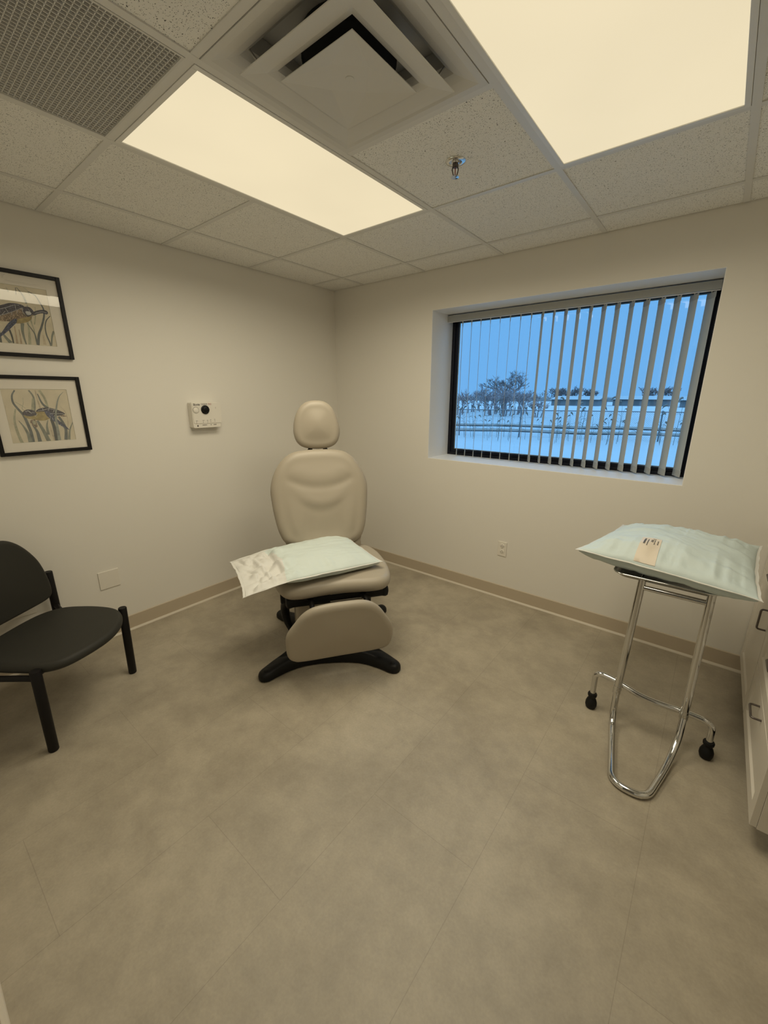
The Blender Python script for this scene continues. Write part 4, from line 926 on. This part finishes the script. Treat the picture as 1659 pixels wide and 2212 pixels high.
# bare trees and thickets
def branch(bm, p, d, L, r, depth, rnd, spread, tmin):
    n = 4; q = p.copy(); pts = [q.copy()]; dd = d.copy()
    for i in range(n):
        dd = (dd + V((rnd.uniform(-1, 1), rnd.uniform(-1, 1), rnd.uniform(-.5, .9))) * .20).normalized(); q = q + dd * L / n; pts.append(q.copy())
    tube(bm, pts, [r * (1 - .45 * i / n) for i in range(n + 1)], 5 if depth > 2 else 3, caps=False)
    if depth == 0: return
    k = rnd.choice((3, 3, 4)) if depth > 1 else rnd.choice((3, 4, 5))
    for i in range(k):
        s = pts[rnd.choice((2, 3, 4, 4))]; a = V((rnd.uniform(-1, 1), rnd.uniform(-1, 1), rnd.uniform(-.15, .8))).normalized()
        nd = (dd * (1 - spread) + a * spread).normalized(); branch(bm, s, nd, L * rnd.uniform(.55, .8), max(tmin, r * .55), depth - 1, rnd, spread, tmin)
def bare_tree(name, x, y, h, r, depth, seed, label, cat, m, spread=.62, group=None, trunks=1, tmin=.02):
    rnd = random.Random(seed); t = thing(name, (x, y, GZ), label, cat, group)
    bm = BM(); 
    for k in range(trunks):
        p = V((x + rnd.uniform(-.6, .6) * (trunks > 1) * h * .4, y + rnd.uniform(-1, 1) * (trunks > 1), GZ - .1)); d = V((rnd.uniform(-.25, .25) * (trunks > 1), 0, 1)).normalized()
        tube(bm, [p, p + d * h * .30], [r, r * .8], 7); 
        if k == 0: first = p + d * h * .30
        bmt = bm
        if trunks > 1:
            branch(bm, p + d * h * .12, d, h * .38, r * .6, depth, rnd, spread, tmin)
    if trunks == 1:
        link('trunk', bm, m, t); bm = BM()
        for k in range(5):
            a = V((math.cos(k * 1.3) * .8, math.sin(k * 1.3) * .6, rnd.uniform(.3, .9))).normalized(); branch(bm, first - Z * h * .04 * (k % 3), a, h * .30, r * .6, depth, rnd, spread, tmin)
        link('branches', bm, m, t)
    else: link('branches', bm, m, t)
    return t
def ray_at(slope, dist): return (2.8747 - slope * dist, -2.8639 + dist)
x, y = ray_at(.421, 56); bare_tree('bare_tree', x, y, 5.6, .20, 4, 4, 'big bare winter tree rising above the thicket at the left of the window view', 'tree', M['bark'], tmin=.022)
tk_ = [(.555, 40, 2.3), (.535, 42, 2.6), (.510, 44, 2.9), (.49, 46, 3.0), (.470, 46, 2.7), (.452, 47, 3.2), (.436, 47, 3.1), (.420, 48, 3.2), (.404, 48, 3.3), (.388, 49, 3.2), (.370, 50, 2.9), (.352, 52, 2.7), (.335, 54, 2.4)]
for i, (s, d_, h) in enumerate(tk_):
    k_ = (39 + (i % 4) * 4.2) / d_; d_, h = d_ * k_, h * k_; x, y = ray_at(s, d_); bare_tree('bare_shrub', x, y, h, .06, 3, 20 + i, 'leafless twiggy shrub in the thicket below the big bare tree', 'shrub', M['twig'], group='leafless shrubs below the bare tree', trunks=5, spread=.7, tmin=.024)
for i, (s, d_, h) in enumerate(((.29, 105, 4.2), (.26, 110, 4.8), (.235, 108, 4.0), (.12, 112, 4.4), (.09, 118, 4.6), (.30, 112, 4.4))):
    x, y = ray_at(s, d_); bare_tree('distant_shrub', x, y, h, .12, 3, 60 + i, 'distant dark shrub beside the snowy sheds on the horizon', 'shrub', M['bark'], group='distant shrubs on the horizon', trunks=6, spread=.7, tmin=.06)
def shed(slope, dist, wd, h, label):
    x, y = ray_at(slope, dist); t = thing('shed', (x, y, GZ), label, 'building')
    bm = BM(); box(bm, x - wd / 2, x + wd / 2, y, y + 8, GZ, GZ + h); link('walls', bm, M['barn'], t)
    bm = BM(); prism(bm, [(y - .4, GZ + h), (y + 8.4, GZ + h), (y + 4, GZ + h + .7)], lambda a, b, c: V((c, a, b)), x - wd / 2 - .3, x + wd / 2 + .3); link('roof', bm, M['roof_snow'], t)
    bm = BM(); 
    for k in range(int(wd / 3)): box(bm, x - wd / 2 + .8 + k * 3, x - wd / 2 + 1.8 + k * 3, y - .05, y, GZ + .3, GZ + h * .72)
    link('doors', bm, M['far_wood'], t)
shed(.262, 92, 9, 1.25, 'long low pale shed on the horizon just right of the thicket')
shed(.135, 100, 10, 1.3, 'pale shed in the middle of the horizon behind the vanes')
shed(.030, 92, 7, 1.25, 'small pale shed at the right end of the horizon')
# far hedge line
t = thing('far_hedge', (-20, 170, GZ), 'low dark hedge line along the far horizon behind the sheds', 'hedge')
bm = BM(); prev = None; rnd = random.Random(3)
cols = []
for i in range(160):
    x = -120 + i * 1.0; h = 1.7 + .7 * noise.noise(V((x * .2, 0, 0))) + .5 * noise.noise(V((x * .9, 4, 0)))
    cols.append([bm.verts.new(q) for q in ((x, 168, GZ), (x, 168.6, GZ + h * .8), (x, 170, GZ + h), (x, 172, GZ))])
for A, B in zip(cols, cols[1:]):
    for k in range(3): bm.faces.new((A[k], B[k], B[k + 1], A[k + 1]))
link('foliage', bm, M['far_wood'], t)
# low dark stripes laid over the snow behind the fence
for off, wd, lab in ((3.2, .35, 'nearer'), (7.5, .5, 'farther')):
    bm = BM(); cols = []
    for i in range(70):
        p = FA - FD * 3 + FD * (FL + 8) * i / 69 + FN * (off + .3 * math.sin(i * .35)); w_ = wd * (1 + .35 * noise.noise(V((i * .4, off, 0))))
        cols.append([bm.verts.new(p + FN * k + Z * (.06 + (.05 if abs(k) < w_ * .5 else 0))) for k in (-w_, -w_ * .4, w_ * .4, w_)])
    for A, B in zip(cols, cols[1:]):
        for k in range(3): bm.faces.new((A[k], B[k], B[k + 1], A[k + 1]))
    tag(link('dark_stripe', bm, M['reed'], root=FA + FN * off), '%s dark stripe lying on the snow beyond the fence' % lab, 'streak', kind=None)
